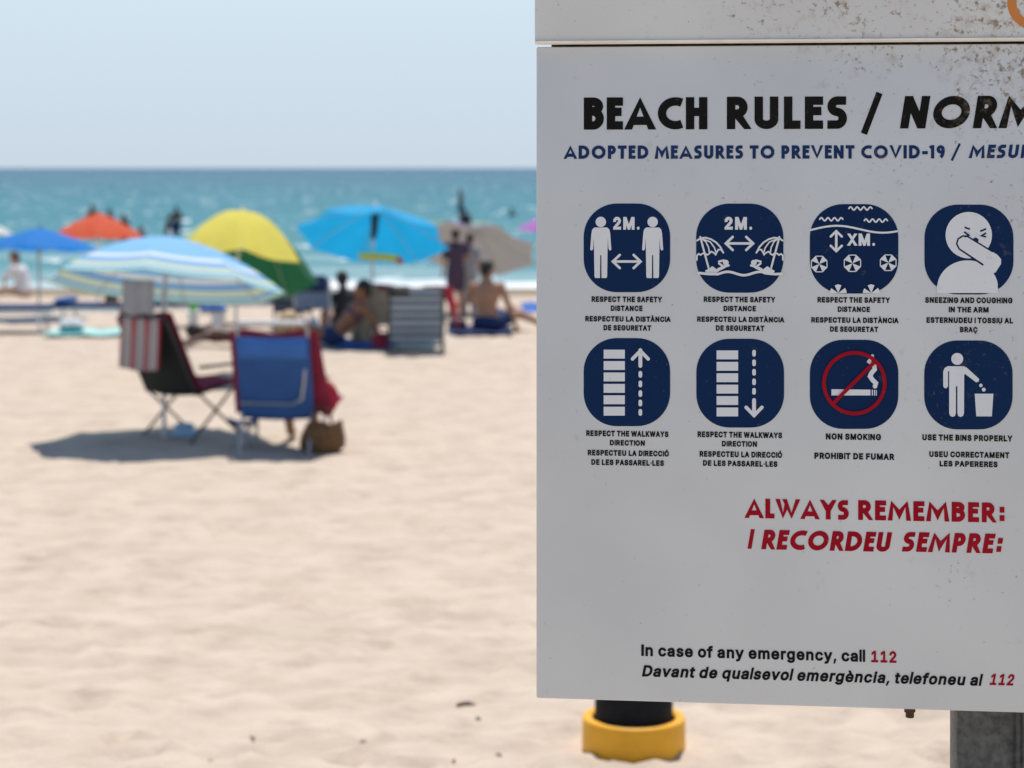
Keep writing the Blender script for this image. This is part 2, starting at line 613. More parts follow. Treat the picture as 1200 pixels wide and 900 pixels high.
def sand_z(x, y):
    z = zg(y)
    if abs(x) < 30 and y < 46:
        q = V((x * 1.1, y * .9, 0))
        z += .014 * mn.noise(q) + .012 * mn.noise(q * 2.7 + V((9, 3, 1))) + .010 * mn.noise(q * 7.1)
        rb = math.hypot(x - BOL[0], y - BOL[1])
        if rb < .6: z += (.012 + .020 * mn.noise(V((x * 9, y * 9, 4)))) * math.exp(-((rb - .23) / .09) ** 2)
        ci, cj = int(x // .5), int(y // .5)
        for i in (-1, 0, 1):
            for j in (-1, 0, 1):
                for (a, b, r, dp) in cells.get((ci + i, cj + j), ()):
                    d2 = ((x - a) ** 2 + (y - b) ** 2) / (r * r)
                    if d2 < 6: z += -dp * math.exp(-d2 * 1.4) + dp * .45 * math.exp(-(math.sqrt(d2) - 1.5) ** 2 * 4)
    return z
nx = len(xs)
for y in ys:
    for x in xs: mb.v.append(V((x, y, sand_z(x, y))))
for j in range(len(ys) - 1):
    for i in range(nx - 1):
        a = j * nx + i
        mb.f.append((a, a + 1, a + nx + 1, a + nx)); mb.mi.append(0)
tag(mb.build('beach', M['sand'], angle=180), kind='structure')

mb = MB()
mb.box((0, -147, -.05), (1000, 306, .16))
tag(mb.build('bounce_pavement', M['bounce_paving'], smooth=False), kind='structure')  # unseen paving, added to bounce light onto the front of the sign

ysea = [45.0]
while ysea[-1] < 16000: ysea.append(ysea[-1] * (1.012 if ysea[-1] < 400 else 1.08))
mb = MB()
us = [i / 60 for i in range(-60, 61)]
for y in ysea:
    half = max(60, y * .45) if y < 2000 else y * .9
    for u in us:
        x = half * u * (1 + 8 * abs(u) ** 3)
        amp = .10 if y < 400 else 0
        z = SEA + amp * (mn.noise(V((x * .12, y * .45, 2.0))) + .5 * mn.noise(V((x * .4, y * .9, 5.0))))
        if y < 52: z = SEA + (z - SEA) * max(0, (y - 45) / 7)
        mb.v.append(V((x, y, z)))
n_ = len(us)
for j in range(len(ysea) - 1):
    for i in range(n_ - 1):
        a = j * n_ + i
        mb.f.append((a, a + 1, a + n_ + 1, a + n_)); mb.mi.append(0)
tag(mb.build('sea', M['sea'], angle=180), kind='structure')

# ================================================================== THE SIGN
Y0, Y1 = 3.058, 2.976
X0, X1 = 28.5 / F * Y0, 600 / F * Y1
A0 = V((X0, Y0, 0))
UA = (V((X1, Y1, 0)) - A0).normalized()          # along the board
NA = V((UA.y, -UA.x, 0))                          # towards the viewer
if NA.y > 0: NA = -NA
UP = V((0, 0, 1))
def sp(u, z, out=0.0):
    return A0 + UA * u + UP * z + NA * out - ROOT
def P(px, py, layer=0):
    r = V(((px - 600) / F, 1, -(py - HY) / F))
    t = (A0 - V((0, 0, 0))).dot(NA) / r.dot(NA)
    return V((0, 0, H)) + r * t + NA * (.0006 + .00018 * layer) - ROOT
ROOT = V((0, 0, 0))
post_u = .696
ROOT = A0 + UA * post_u - NA * .11
ROOT.z = 0
sign = thing('beach_sign', 'large white bilingual beach rules board with rust specks on a grey post', 'sign', ROOT)

def slope(py):
    return -0.007 + (py - 53) / 773 * .0368
class Ink:
    """flat printed shapes, drawn in photograph pixels and laid on the board"""
    def __init__(s):
        s.mb, s.k = MB(), 0
    def poly(s, pts, mi=0, layer=None):
        l = s.k * .25 if layer is None else layer
        s.k += 1
        s.mb.add([P(x, y, l) for x, y in pts], [tuple(range(len(pts)))], mi)
    def ell(s, cx, cy, rx, ry=None, n=36, mi=0, layer=None):
        ry = rx if ry is None else ry
        s.poly([(cx + rx * cos(2 * pi * k / n), cy + ry * sin(2 * pi * k / n)) for k in range(n)], mi, layer)
    def ribbon(s, pts, wd, mi=0, closed=False, layer=None, rnd=False):
        l = s.k * .25 if layer is None else layer
        s.k += 1
        q = ribbon(pts, wd, closed)
        s.mb.add([P(x, y, l) for x, y in q[0]], q[1], mi)
        if rnd:
            for (x, y) in (pts[0], pts[-1]): s.ell(x, y, wd / 2, n=14, mi=mi)
    def build(s, name, mats, parent):
        return s.mb.build(name, mats, parent, smooth=False)
def ribbon(pts, wd, closed=False):
    pts = [V((p[0], p[1])) for p in pts]
    N = len(pts)
    vs, fs = [], []
    for i, p in enumerate(pts):
        if closed: a, b = pts[i - 1], pts[(i + 1) % N]
        else: a, b = pts[max(0, i - 1)], pts[min(N - 1, i + 1)]
        d1 = (p - a) if (p - a).length > 1e-9 else (b - p)
        d2 = (b - p) if (b - p).length > 1e-9 else d1
        d1, d2 = d1.normalized(), d2.normalized()
        n1, n2 = V((-d1.y, d1.x)), V((-d2.y, d2.x))
        m = (n1 + n2)
        m = n1 if m.length < .2 else m.normalized()
        k = min(2.2, 1 / max(.3, m.dot(n1)))
        vs += [tuple(p + m * (wd / 2 * k)), tuple(p - m * (wd / 2 * k))]
    for i in range(N if closed else N - 1):
        j = (i + 1) % N
        fs.append((2 * i, 2 * j, 2 * j + 1, 2 * i + 1))
    return vs, fs

# ---- a geometric poster alphabet drawn as strokes (cap height 1, y up)
def arc(cx, cy, rx, ry, a0, a1, n=14):
    return [(cx + rx * cos(R(a0 + (a1 - a0) * k / n)), cy + ry * sin(R(a0 + (a1 - a0) * k / n))) for k in range(n + 1)]
def glyphs(t):
    h = t / 2
    T, B_ = 1 - h, h
    g = {}
    g['A'] = (.80, [[(h * .8, 0), (.40, 1.0 - h * .2), (.80 - h * .8, 0)], [(.17, .27), (.63, .27)]])
    g['B'] = (.56, [[(h, 0), (h, 1)], [(h, T)] + arc(.28, (T + .58) / 2, .28 - h, (T - .58) / 2, 90, -90) + [(h, .58)], [(h, .56)] + arc(.27, (.56 + B_) / 2, .31 - h, (.56 - B_) / 2, 90, -90) + [(h, B_)]])
    g['C'] = (.70, [arc(.50, .5, .50 - h, .5 - h, 62, 298, 24)])
    g['D'] = (.72, [[(h, 0), (h, 1)], [(h, T)] + arc(.26, .5, .46 - h, .5 - h, 90, -90, 20) + [(h, B_)]])
    g['E'] = (.46, [[(h, 0), (h, 1)], [(h, T), (.46, T)], [(h, .55), (.42, .55)], [(h, B_), (.46, B_)]])
    g['H'] = (.62, [[(h, 0), (h, 1)], [(.62 - h, 0), (.62 - h, 1)], [(h, .54), (.62 - h, .54)]])
    g['I'] = (t, [[(h, 0), (h, 1)]])
    g['L'] = (.42, [[(h, 0), (h, 1)], [(h, B_), (.42, B_)]])
    g['M'] = (.88, [[(h * .7, 0), (.16, .96), (.44, .30), (.72, .96), (.88 - h * .7, 0)]])
    g['N'] = (.66, [[(h, 0), (h, 1)], [(h, .95), (.66 - h, .05)], [(.66 - h, 0), (.66 - h, 1)]])
    g['O'] = (.92, [arc(.46, .5, .46 - h, .5 - h, 0, 360, 36)])
    g['P'] = (.54, [[(h, 0), (h, 1)], [(h, T)] + arc(.28, (T + .46) / 2, .26 - h, (T - .46) / 2, 90, -90) + [(h, .46)]])
    g['R'] = (.58, [[(h, 0), (h, 1)], [(h, T)] + arc(.28, (T + .48) / 2, .27 - h, (T - .48) / 2, 90, -90) + [(h, .48)], [(.26, .48), (.58 - h * .8, 0)]])
    g['S'] = (.52, [arc(.27, .74, .24 - h, .26 - h, 40, 270, 18)[:-1] + arc(.25, .50 - (.5 - h) / 2 + .0, .27 - h, (.5 - h) / 2, 90, -130, 18)])
    g['S'] = (.52, [[(.47, T)] + [(.27, T)] + arc(.27, (T + .52) / 2, .27 - h, (T - .52) / 2, 90, 270, 12) + arc(.25, (.52 + B_) / 2, .27 - h, (.52 - B_) / 2, 90, -90, 12) + [(.03, B_)]])
    g['T'] = (.56, [[(0, T), (.56, T)], [(.28, T), (.28, 0)]])
    g['U'] = (.62, [[(h, 1)] + arc(.31, .31, .31 - h, .31 - h, 180, 360, 18) + [(.62 - h, 1)]])
    g['V'] = (.74, [[(h * .8, 1), (.37, h * .2), (.74 - h * .8, 1)]])
    g['W'] = (1.02, [[(h * .7, 1), (.30, .02), (.47, .72)], [(.40, 1), (.68, .02), (1.02 - h * .7, 1)]])
    g['Y'] = (.66, [[(h * .8, 1), (.33, .46), (.66 - h * .8, 1)], [(.33, .5), (.33, 0)]])
    g['1'] = (.30, [[(.0, .80), (.30 - h, .97)], [(.30 - h, 1), (.30 - h, 0)]])
    g['9'] = (.56, [arc(.28, .68, .28 - h, .32 - h, 0, 360, 26), arc(.20, .66, .36 - h, .6, 0, -72, 12)])
    g['-'] = (.40, [[(.02, .44), (.38, .44)]])
    g['/'] = (.58, [[(.06, -.14), (.52, 1.12)]])
    g[':'] = (t * 1.3, [[(t * .65, .08), (t * .65, .08 + t * 1.2)], [(t * .65, .50), (t * .65, .50 + t * 1.2)]])
    return g
def poster_text(ink, txt, x0, x1, top, base, t=.22, gap=.10, ital=0.0, mi=0):
    """fit txt between pixel columns x0 and x1; top/base are the rows at x0"""
    g = glyphs(t)
    cur, strokes = 0.0, []
    for ch in txt:
        if ch == ' ':
            cur += .30
            continue
        wd, st = g[ch]
        for s_ in st: strokes.append([(cur + x, y) for x, y in s_])
        cur += wd + gap
    cur -= gap
    cap = base - top
    sx = (x1 - x0 - ital * cap) / cur
    sl = slope((top + base) / 2)
    for k, st in enumerate(strokes):
        ends = [tuple(V(st[0]) + (V(st[0]) - V(st[1])).normalized() * (.12 if st[0][1] in (0, 1) else 0))] + st[1:-1] + [tuple(V(st[-1]) + (V(st[-1]) - V(st[-2])).normalized() * (.12 if st[-1][1] in (0, 1) else 0))]
        vs, fs = ribbon([(x * sx / cap, y) for x, y in ends], t)
        pts = []
        for (x, y) in vs:
            if txt != '/': y = max(0.0, min(1.0, y))
            px = x0 + x * cap + ital * y * cap
            pts.append(P(px, base + sl * (px - x0) - y * cap, (k % 6) * .3))
        ink.mb.add(pts, fs, mi)

# ---- a bold grotesque alphabet: advance, points, triangles (400 units to the cap height)
GROT = {',':[178,[13,-87,40,80,127,80,77,-87],[1,0,3,3,2,1]],
'1':[404,[36,0,36,81,331,81,331,0,241,400,241,0,143,0,149,305,50,242,44,332,148,400,241,81,145,81],[1,0,6,11,12,6,3,2,5,12,11,7,10,7,4,9,8,7,7,10,9,4,7,11,5,2,11,6,5,11,1,6,12]],
'2':[404,[26,0,26,63,203,233,222,259,227,283,224,297,217,308,195,320,176,322,155,319,141,313,130,301,127,295,121,254,24,254,36,322,48,344,80,377,123,398,151,404,204,404,253,389,290,363,316,326,324,283,315,237,296,206,267,173,155,75,330,83,330,0],[13,15,14,9,8,19,18,10,9,9,19,18,1,0,28,1,28,2,15,13,12,16,15,12,12,11,16,17,16,11,11,10,17,10,18,17,7,6,21,20,7,21,27,26,2,3,2,26,26,25,3,4,3,25,25,24,4,24,23,4,5,4,23,23,22,5,6,5,22,21,6,22,28,0,30,30,29,28,27,2,28,7,20,8,19,8,20]],
'D':[443,[173,0,51,0,51,83,197,85,220,89,238,96,254,107,266,120,276,135,283,153,290,201,284,248,276,265,266,281,254,294,239,304,221,311,199,315,173,317,49,317,49,400,178,400,218,397,256,389,289,376,319,357,343,334,363,306,376,274,384,239,387,201,384,162,376,127,363,95,343,67,318,44,288,24,252,11,215,3,122,400,122,0,23,0,23,400,122,317,122,84],[42,41,19,19,20,42,40,2,1,41,1,2,19,41,2,19,2,44,19,43,39,20,19,39,17,22,21,5,4,37,37,4,38,3,38,4,22,17,16,38,3,0,40,0,3,2,40,44,17,21,18,39,18,21,35,34,7,8,7,34,34,33,8,9,8,33,33,32,9,32,31,9,10,9,31,31,30,10,30,29,10,11,10,29,29,28,11,28,27,11,12,11,27,27,26,12,13,12,26,26,25,13,14,13,25,24,14,25,5,37,36,6,5,36,36,35,6,35,7,6,14,24,15,24,23,15,16,15,23,22,16,23,18,39,43,43,19,44,40,3,44]],
'I':[150,[0,0,0,400,104,400,104,0],[1,0,3,3,2,1]],
'a':[354,[126,-6,84,-1,64,6,45,15,16,41,1,76,0,98,5,131,23,158,63,181,107,192,188,203,198,206,193,202,193,202,191,214,186,222,179,227,153,232,134,230,120,225,110,218,90,188,-4,213,31,267,47,281,79,299,134,312,192,309,223,300,253,283,274,257,283,239,289,200,289,0,193,0,193,37,226,37,215,23,191,8,162,-2,134,75,159,78,166,81,181,91,192,112,194,127,196,126,122,115,107,110,100,106,97,99,96,97,100,86,111,78,192,204,90,188,90,188,193,9,194,125],[22,49,48,10,22,48,0,54,1,2,1,54,54,53,2,3,2,53,4,3,53,53,52,4,5,4,52,6,5,52,52,51,6,7,6,51,8,7,51,51,50,8,9,8,50,50,49,9,49,22,9,56,57,22,25,24,21,26,25,21,21,20,26,20,19,26,19,27,26,42,41,40,18,17,28,46,47,12,34,33,37,38,35,34,34,37,38,36,38,37,37,33,47,12,47,33,33,32,12,32,31,12,38,36,58,40,39,36,42,40,36,43,42,36,44,43,36,36,37,44,45,44,37,37,47,45,47,46,59,14,11,46,46,12,14,12,13,14,13,12,55,12,31,15,31,30,15,16,15,30,30,29,16,17,16,29,28,17,29,40,41,0,54,0,41,59,46,48,10,48,46,46,11,10,27,19,18,18,28,27,57,56,21,12,15,55,11,14,55,14,13,55,22,10,56,9,22,57,24,23,57,21,24,57,36,39,58,35,38,58,45,47,59]],
'c':[359,[164,-5,133,-3,104,3,79,15,57,30,37,49,11,96,3,153,11,210,37,257,56,276,79,292,104,304,133,311,164,313,211,307,254,289,287,260,318,202,224,180,211,208,202,219,187,227,178,230,149,230,129,222,113,205,108,195,101,169,104,124,114,101,130,84,137,80,163,76,184,79,198,85,209,96,225,129,319,109,288,48,255,19,212,0],[8,7,28,1,32,2,32,31,2,2,31,3,4,3,31,31,30,4,5,4,30,30,29,5,6,5,29,7,6,29,28,7,29,8,28,27,9,8,27,27,26,9,10,9,26,26,25,10,11,10,25,25,12,11,23,14,24,33,0,34,39,38,37,18,17,19,20,19,17,17,16,20,34,0,41,35,34,41,41,40,35,36,35,40,40,39,36,39,37,36,20,16,21,16,15,21,22,21,15,23,22,15,14,23,15,0,33,1,32,1,33,12,25,24,13,12,24,24,14,13]],
'd':[382,[154,-5,126,-3,99,3,75,15,52,31,21,71,5,124,5,182,11,211,22,237,52,277,75,292,99,304,126,311,174,312,209,303,236,286,253,267,220,267,220,400,316,400,316,0,222,0,222,41,253,41,235,21,210,5,192,-1,161,76,183,80,200,91,213,111,217,122,221,155,220,170,213,198,201,216,184,227,161,231,137,227,120,216,107,196,104,185,100,154,101,139,108,112,120,92,138,80,220,296,222,13],[7,6,43,0,28,1,28,47,1,1,47,2,3,2,47,47,46,3,4,3,46,46,45,4,5,4,45,6,5,45,45,44,6,43,6,44,7,43,42,8,7,42,42,41,8,9,8,41,10,9,41,41,40,10,11,10,40,40,39,11,12,11,39,39,13,12,17,21,20,24,25,21,17,20,16,21,25,22,25,24,23,24,21,33,21,17,33,34,33,17,17,16,18,16,20,19,25,23,49,27,26,23,29,27,23,30,29,23,23,24,30,31,30,24,32,31,24,24,33,32,34,17,35,36,35,17,17,18,36,37,36,18,38,37,18,14,38,18,15,14,18,18,16,48,16,19,48,28,0,27,27,29,28,13,39,38,38,14,13,15,18,48,23,26,49,22,25,49]],
'e':[366,[167,-5,135,-3,106,3,79,15,57,30,38,49,22,72,11,97,3,153,11,208,21,234,37,256,55,276,77,292,104,304,131,311,161,313,198,309,235,298,267,277,283,262,303,228,311,205,316,158,316,119,35,119,35,198,303,187,227,132,216,190,206,211,191,225,185,228,161,232,137,228,129,224,112,209,108,202,101,181,101,131,109,105,122,90,142,79,152,77,177,76,191,78,202,84,211,92,227,121,321,99,294,48,279,33,250,12,211,-1,215,190,106,195,105,119,226,119,235,119],[6,25,7,8,7,25,8,25,26,9,8,26,10,9,26,26,11,10,43,42,1,1,42,2,42,41,2,35,34,14,34,15,14,2,41,3,4,3,41,41,40,4,5,4,40,6,5,40,25,6,40,39,38,25,26,25,38,11,26,37,37,36,11,12,11,36,13,12,36,36,35,13,35,14,13,44,0,53,45,44,53,53,46,45,33,32,17,16,33,17,23,22,27,21,27,22,48,28,39,28,48,24,24,23,28,23,27,28,46,53,52,47,46,52,52,51,47,51,50,47,28,27,29,21,20,30,20,19,30,31,30,19,19,18,31,32,31,18,17,32,18,43,1,0,0,44,43,28,29,39,38,39,29,15,34,33,33,16,15,25,40,56,50,49,47,58,57,47,39,25,56,27,21,30,54,27,30,29,27,54,26,38,55,37,26,55,38,29,54,54,55,38,57,58,48,48,39,56,48,56,57,24,48,58,47,49,58]],
'f':[247,[203,309,203,229,-19,229,-19,309,39,0,39,326,46,360,66,387,81,398,112,411,147,415,192,409,221,403,196,325,153,333,139,330,141,331,137,323,135,0,39,229,39,309,140,330,137,309,136,229],[23,19,18,10,16,14,16,15,21,11,13,12,13,11,14,10,14,11,6,5,17,17,15,6,7,6,15,8,7,15,9,8,15,15,16,9,16,10,9,20,22,17,4,18,19,3,2,20,2,19,20,19,23,20,17,5,20,15,17,21,14,16,21,1,0,22,23,1,22,22,20,23]],
'g':[382,[163,-105,117,-102,79,-90,48,-72,4,-20,85,20,118,-13,140,-23,162,-26,196,-20,207,-14,214,-7,218,2,220,48,253,48,234,27,193,8,153,3,125,6,76,21,37,54,11,99,3,155,11,212,36,259,74,291,99,304,126,310,154,313,195,308,235,288,254,267,222,267,222,309,317,309,317,13,308,-33,294,-55,260,-85,214,-100,161,84,185,88,202,99,207,104,218,127,222,156,217,188,214,198,201,216,184,227,161,231,138,227,120,216,107,197,104,186,100,156,104,127,108,117,121,99,138,88,219,20,87,18,84,19,222,295],[61,5,62,22,21,56,56,55,22,55,54,22,23,22,54,17,40,59,27,51,50,50,28,27,6,1,7,17,59,18,1,6,2,3,2,6,5,61,18,18,59,5,59,58,5,19,5,58,20,19,58,58,57,20,21,20,57,56,21,57,23,54,53,24,23,53,53,52,24,25,24,52,52,51,25,26,25,51,51,27,26,8,0,39,9,8,39,39,10,9,30,31,34,37,36,12,15,12,36,36,35,15,35,14,15,13,15,14,45,44,14,14,35,45,35,34,45,34,31,45,31,30,32,30,34,33,10,39,38,11,10,38,38,37,11,37,12,11,15,13,60,42,41,13,43,42,13,13,14,43,14,44,43,45,31,46,47,46,31,48,47,31,31,32,48,49,48,32,29,49,32,32,30,63,7,1,0,0,8,7,40,17,16,16,13,40,13,41,40,49,29,50,28,50,29,5,19,62,13,16,60,12,15,60,4,3,62,3,6,61,61,62,3,30,33,63,29,32,63]],
'i':[179,[17,0,17,309,113,309,113,0,67,310,50,312,26,324,15,337,7,361,15,385,26,398,50,409,66,411,82,409,108,397,121,374,123,359,117,337,107,325,93,316],[8,7,9,11,5,12,6,5,7,9,7,5,5,11,9,11,10,9,13,4,19,15,17,16,17,15,18,19,18,15,13,19,15,14,13,15,3,2,0,12,5,4,4,13,12,1,0,2]],
'l':[138,[0,0,0,424,90,424,90,0],[1,0,3,3,2,1]],
'm':[527,[17,0,17,309,112,309,112,207,53,209,75,265,98,289,125,305,157,314,198,311,222,304,244,290,269,255,282,207,214,210,236,262,247,277,274,297,306,310,343,315,384,309,418,292,435,277,455,245,460,222,462,0,366,0,364,213,361,220,358,223,338,231,331,232,306,226,297,219,290,209,288,193,288,0,192,0,190,213,188,217,175,228,156,232,142,230,130,223,120,213,117,208,113,187,113,0,112,298,251,280],[1,0,4,3,5,4,1,4,5,5,6,1,47,46,0,4,0,46,3,4,46,46,45,3,45,44,3,6,5,3,1,6,2,40,8,41,38,37,14,15,10,9,38,14,39,14,15,39,40,39,15,15,9,40,8,40,9,42,41,7,41,8,7,16,12,49,35,34,13,34,33,13,12,13,33,33,32,12,32,31,12,31,18,12,17,12,18,27,26,25,25,24,27,24,23,27,28,27,23,23,22,28,22,21,28,29,28,21,21,20,29,30,29,20,19,30,20,30,19,31,18,31,19,36,35,37,14,37,35,35,13,14,13,12,14,15,14,12,12,16,15,16,11,15,10,15,11,43,42,7,3,44,48,3,48,6,2,6,48,43,7,48,44,43,48,12,17,49,11,16,49]],
'n':[370,[113,179,113,0,17,0,17,309,112,309,112,202,49,204,70,256,86,277,106,293,128,304,153,311,201,312,243,300,263,287,290,256,303,215,305,0,209,0,209,186,207,202,203,212,197,220,189,226,180,230,154,230,138,226,125,215,120,209,117,202,112,296],[3,2,6,5,7,6,3,6,7,7,8,3,1,0,2,6,2,0,5,6,0,0,29,5,29,28,5,8,7,5,8,9,4,3,8,4,11,25,24,23,12,24,11,24,12,19,18,17,17,16,19,20,19,16,16,15,20,20,15,21,15,14,21,22,21,14,14,13,22,23,22,13,12,23,13,10,26,25,25,11,10,28,27,5,30,5,27,5,30,9,9,8,5,4,9,30,26,10,30,27,26,30]],
'o':[374,[163,-5,133,-3,104,3,79,15,57,30,37,49,11,96,3,153,11,210,37,257,56,276,79,292,104,304,133,311,163,313,193,311,221,304,248,292,271,276,290,257,315,210,324,153,315,97,305,72,289,49,270,30,248,15,221,3,193,-3,163,76,188,80,206,92,219,112,223,124,227,153,226,167,219,194,206,214,188,226,163,231,138,226,120,214,107,194,104,183,100,153,104,124,107,112,120,92,138,80],[7,6,45,45,44,7,44,43,7,8,7,43,0,29,1,48,1,29,1,48,2,40,13,12,2,48,3,48,47,3,4,3,47,5,4,47,47,46,5,6,5,46,45,6,46,8,43,42,9,8,42,42,41,9,10,9,41,11,10,41,41,40,11,40,12,11,39,38,15,14,39,15,30,28,27,15,38,16,23,22,33,22,21,33,34,33,21,35,34,21,21,20,35,30,27,26,31,30,26,26,25,31,25,24,31,32,31,24,24,23,32,23,33,32,35,20,36,20,19,36,37,36,19,19,18,37,18,17,37,38,37,17,16,38,17,29,0,28,28,30,29,13,40,39,39,14,13]],
'q':[382,[316,-100,220,-100,220,41,253,41,235,21,209,5,174,-5,126,-4,99,3,75,15,52,31,21,71,5,124,5,182,11,212,35,257,53,277,75,292,99,304,126,310,154,313,194,308,235,287,253,267,222,267,222,309,316,309,161,76,183,80,200,91,213,111,217,122,221,155,220,170,213,198,201,216,184,227,161,231,137,227,120,216,107,196,104,185,100,154,101,139,108,112,120,92,138,80,220,12,222,294],[7,46,8,9,8,46,46,45,9,10,9,45,45,44,10,11,10,44,12,11,44,44,43,12,43,42,12,13,12,42,42,41,13,14,13,41,41,40,14,15,14,40,40,39,15,16,15,39,17,16,39,39,38,17,18,17,38,38,19,18,36,21,37,3,4,0,0,26,3,23,26,22,0,4,1,4,3,2,3,26,32,33,32,26,26,23,33,23,22,24,22,26,25,4,2,47,6,5,2,27,6,2,28,27,2,29,28,2,2,3,29,30,29,3,31,30,3,3,32,31,33,23,34,35,34,23,23,24,35,36,35,24,21,36,24,24,22,48,6,27,7,46,7,27,19,38,37,20,19,37,37,21,20,2,5,47,1,4,47,22,25,48,21,24,48]],
'r':[252,[17,0,17,309,112,309,112,268,77,268,89,286,124,305,146,312,215,313,215,223,164,228,144,226,130,219,119,209,117,204,113,185,113,0,112,299],[4,5,1,16,15,0,1,0,15,4,1,15,5,4,3,3,17,5,1,5,2,10,9,8,10,8,7,4,15,14,14,13,4,3,4,13,13,12,3,12,11,3,11,10,3,10,7,3,7,6,3,17,3,6,2,5,17]],
's':[335,[143,-5,100,-1,79,4,45,22,18,49,-4,103,87,121,107,85,111,81,118,79,143,75,170,80,177,82,185,91,186,97,183,101,171,107,85,127,59,138,40,153,25,170,15,192,14,232,21,252,45,281,80,301,103,308,147,313,190,308,226,295,254,273,290,210,199,192,180,221,167,231,162,232,134,232,126,230,113,222,110,216,113,209,113,209,128,202,214,182,238,171,258,157,273,139,282,118,284,96,277,60,265,41,234,16,192,0],[5,4,6,37,36,26,1,9,2,9,8,2,8,7,2,3,2,7,4,3,7,7,6,4,42,41,17,18,17,41,41,40,18,19,18,40,20,19,40,40,39,20,21,20,39,22,21,39,23,22,39,39,38,23,24,23,38,25,24,38,38,37,25,37,26,25,10,0,11,35,34,28,27,35,28,30,32,31,11,0,52,12,11,52,52,51,12,13,12,51,51,50,13,50,49,13,49,48,13,14,13,48,48,47,14,47,46,14,46,45,14,15,14,45,45,44,15,44,43,15,16,15,43,32,30,33,30,29,33,34,33,29,28,34,29,0,10,1,9,1,10,42,17,16,16,43,42,35,27,36,26,36,27]],
't':[227,[184,309,184,229,-19,229,-19,309,27,373,123,373,124,84,127,77,124,80,135,78,178,83,197,4,132,-3,104,-1,78,7,56,21,39,39,29,62,27,86,123,309,123,229,126,79,27,229,27,309],[7,21,8,11,10,12,10,9,12,7,12,9,21,7,9,12,7,13,14,13,7,7,8,14,15,14,8,16,15,8,17,16,8,18,17,8,8,6,18,18,6,20,23,19,5,1,0,20,0,19,20,22,20,19,6,8,21,20,22,18,3,2,23,2,22,23,19,23,22,5,4,23]],
'u':[370,[143,-4,98,3,60,21,33,52,24,73,17,117,17,309,113,309,115,108,119,97,126,89,133,83,144,80,157,78,176,81,191,88,202,100,205,107,209,130,209,309,305,309,305,0,210,0,210,107,274,104,252,53,236,32,216,15,192,5,210,13],[6,5,7,13,12,0,0,12,1,12,11,1,11,10,1,2,1,10,10,9,2,3,2,9,4,3,9,9,8,4,5,4,8,7,5,8,26,27,22,24,25,21,21,20,24,26,22,21,21,25,26,25,24,23,26,25,23,17,16,23,18,17,23,23,24,18,24,20,18,19,18,20,13,0,28,28,14,13,15,14,28,23,16,29,23,29,27,27,26,23,22,27,29,15,28,29,16,15,29]],
'v':[354,[111,0,-18,307,83,309,159,121,193,15,114,15,147,121,223,309,324,307,195,0,153,135],[0,5,1,5,6,1,2,1,6,9,8,4,3,4,8,8,7,3,5,0,9,9,4,5,6,5,4,4,3,6,6,3,10,3,7,10,2,6,10]],
'y':[354,[7,-93,30,-14,72,-20,81,-17,93,-4,102,20,-18,307,83,309,159,121,193,15,113,15,147,121,223,309,324,307,183,-28,167,-56,146,-78,105,-99,63,-102,153,135],[18,1,0,1,18,2,8,11,10,13,9,14,15,14,10,14,9,10,8,10,9,9,13,8,13,12,8,2,18,17,3,2,17,17,16,3,4,3,16,16,15,4,15,10,4,5,4,10,10,11,5,5,11,6,7,6,11,11,8,19,8,12,19,7,11,19]],
'è':[366,[167,-5,135,-3,106,3,79,15,57,30,38,49,22,72,11,97,3,153,11,208,21,234,37,256,55,276,77,292,104,304,131,311,161,313,198,309,235,298,267,277,283,262,303,228,311,205,316,158,316,119,35,119,35,198,303,187,227,132,216,190,206,211,191,225,185,228,161,232,137,228,129,224,112,209,108,202,101,181,101,131,109,105,122,90,142,79,152,77,177,76,191,78,202,84,211,92,227,121,321,99,294,48,279,33,250,12,211,-1,128,301,55,409,158,414,214,304,215,190,106,195,105,119,226,119,235,119,123,309,213,305],[6,25,7,8,7,25,25,26,8,9,8,26,26,10,9,10,26,11,43,42,1,54,35,34,1,42,2,42,41,2,35,54,14,54,15,63,2,41,3,4,3,41,41,40,4,5,4,40,6,5,40,25,6,40,39,38,25,26,25,38,11,26,37,37,36,11,12,11,36,13,12,36,36,35,13,35,14,13,63,15,55,44,0,53,45,44,53,53,46,45,31,57,32,17,16,54,56,16,17,17,57,64,23,22,27,21,27,22,48,28,39,28,48,24,24,23,28,23,27,28,29,28,27,46,53,52,47,46,52,52,51,47,51,50,47,21,20,30,20,19,30,31,30,19,19,18,31,57,31,18,43,1,0,0,44,43,28,29,39,38,39,29,54,34,33,15,54,16,16,56,15,55,15,56,56,17,64,25,40,60,50,49,47,62,61,47,39,25,60,27,21,30,58,27,30,29,27,58,26,38,59,37,26,59,38,29,58,58,59,38,61,62,48,48,39,60,48,60,61,24,48,62,47,49,62,14,54,63,57,18,64,33,32,57,54,33,57,57,17,54]]}
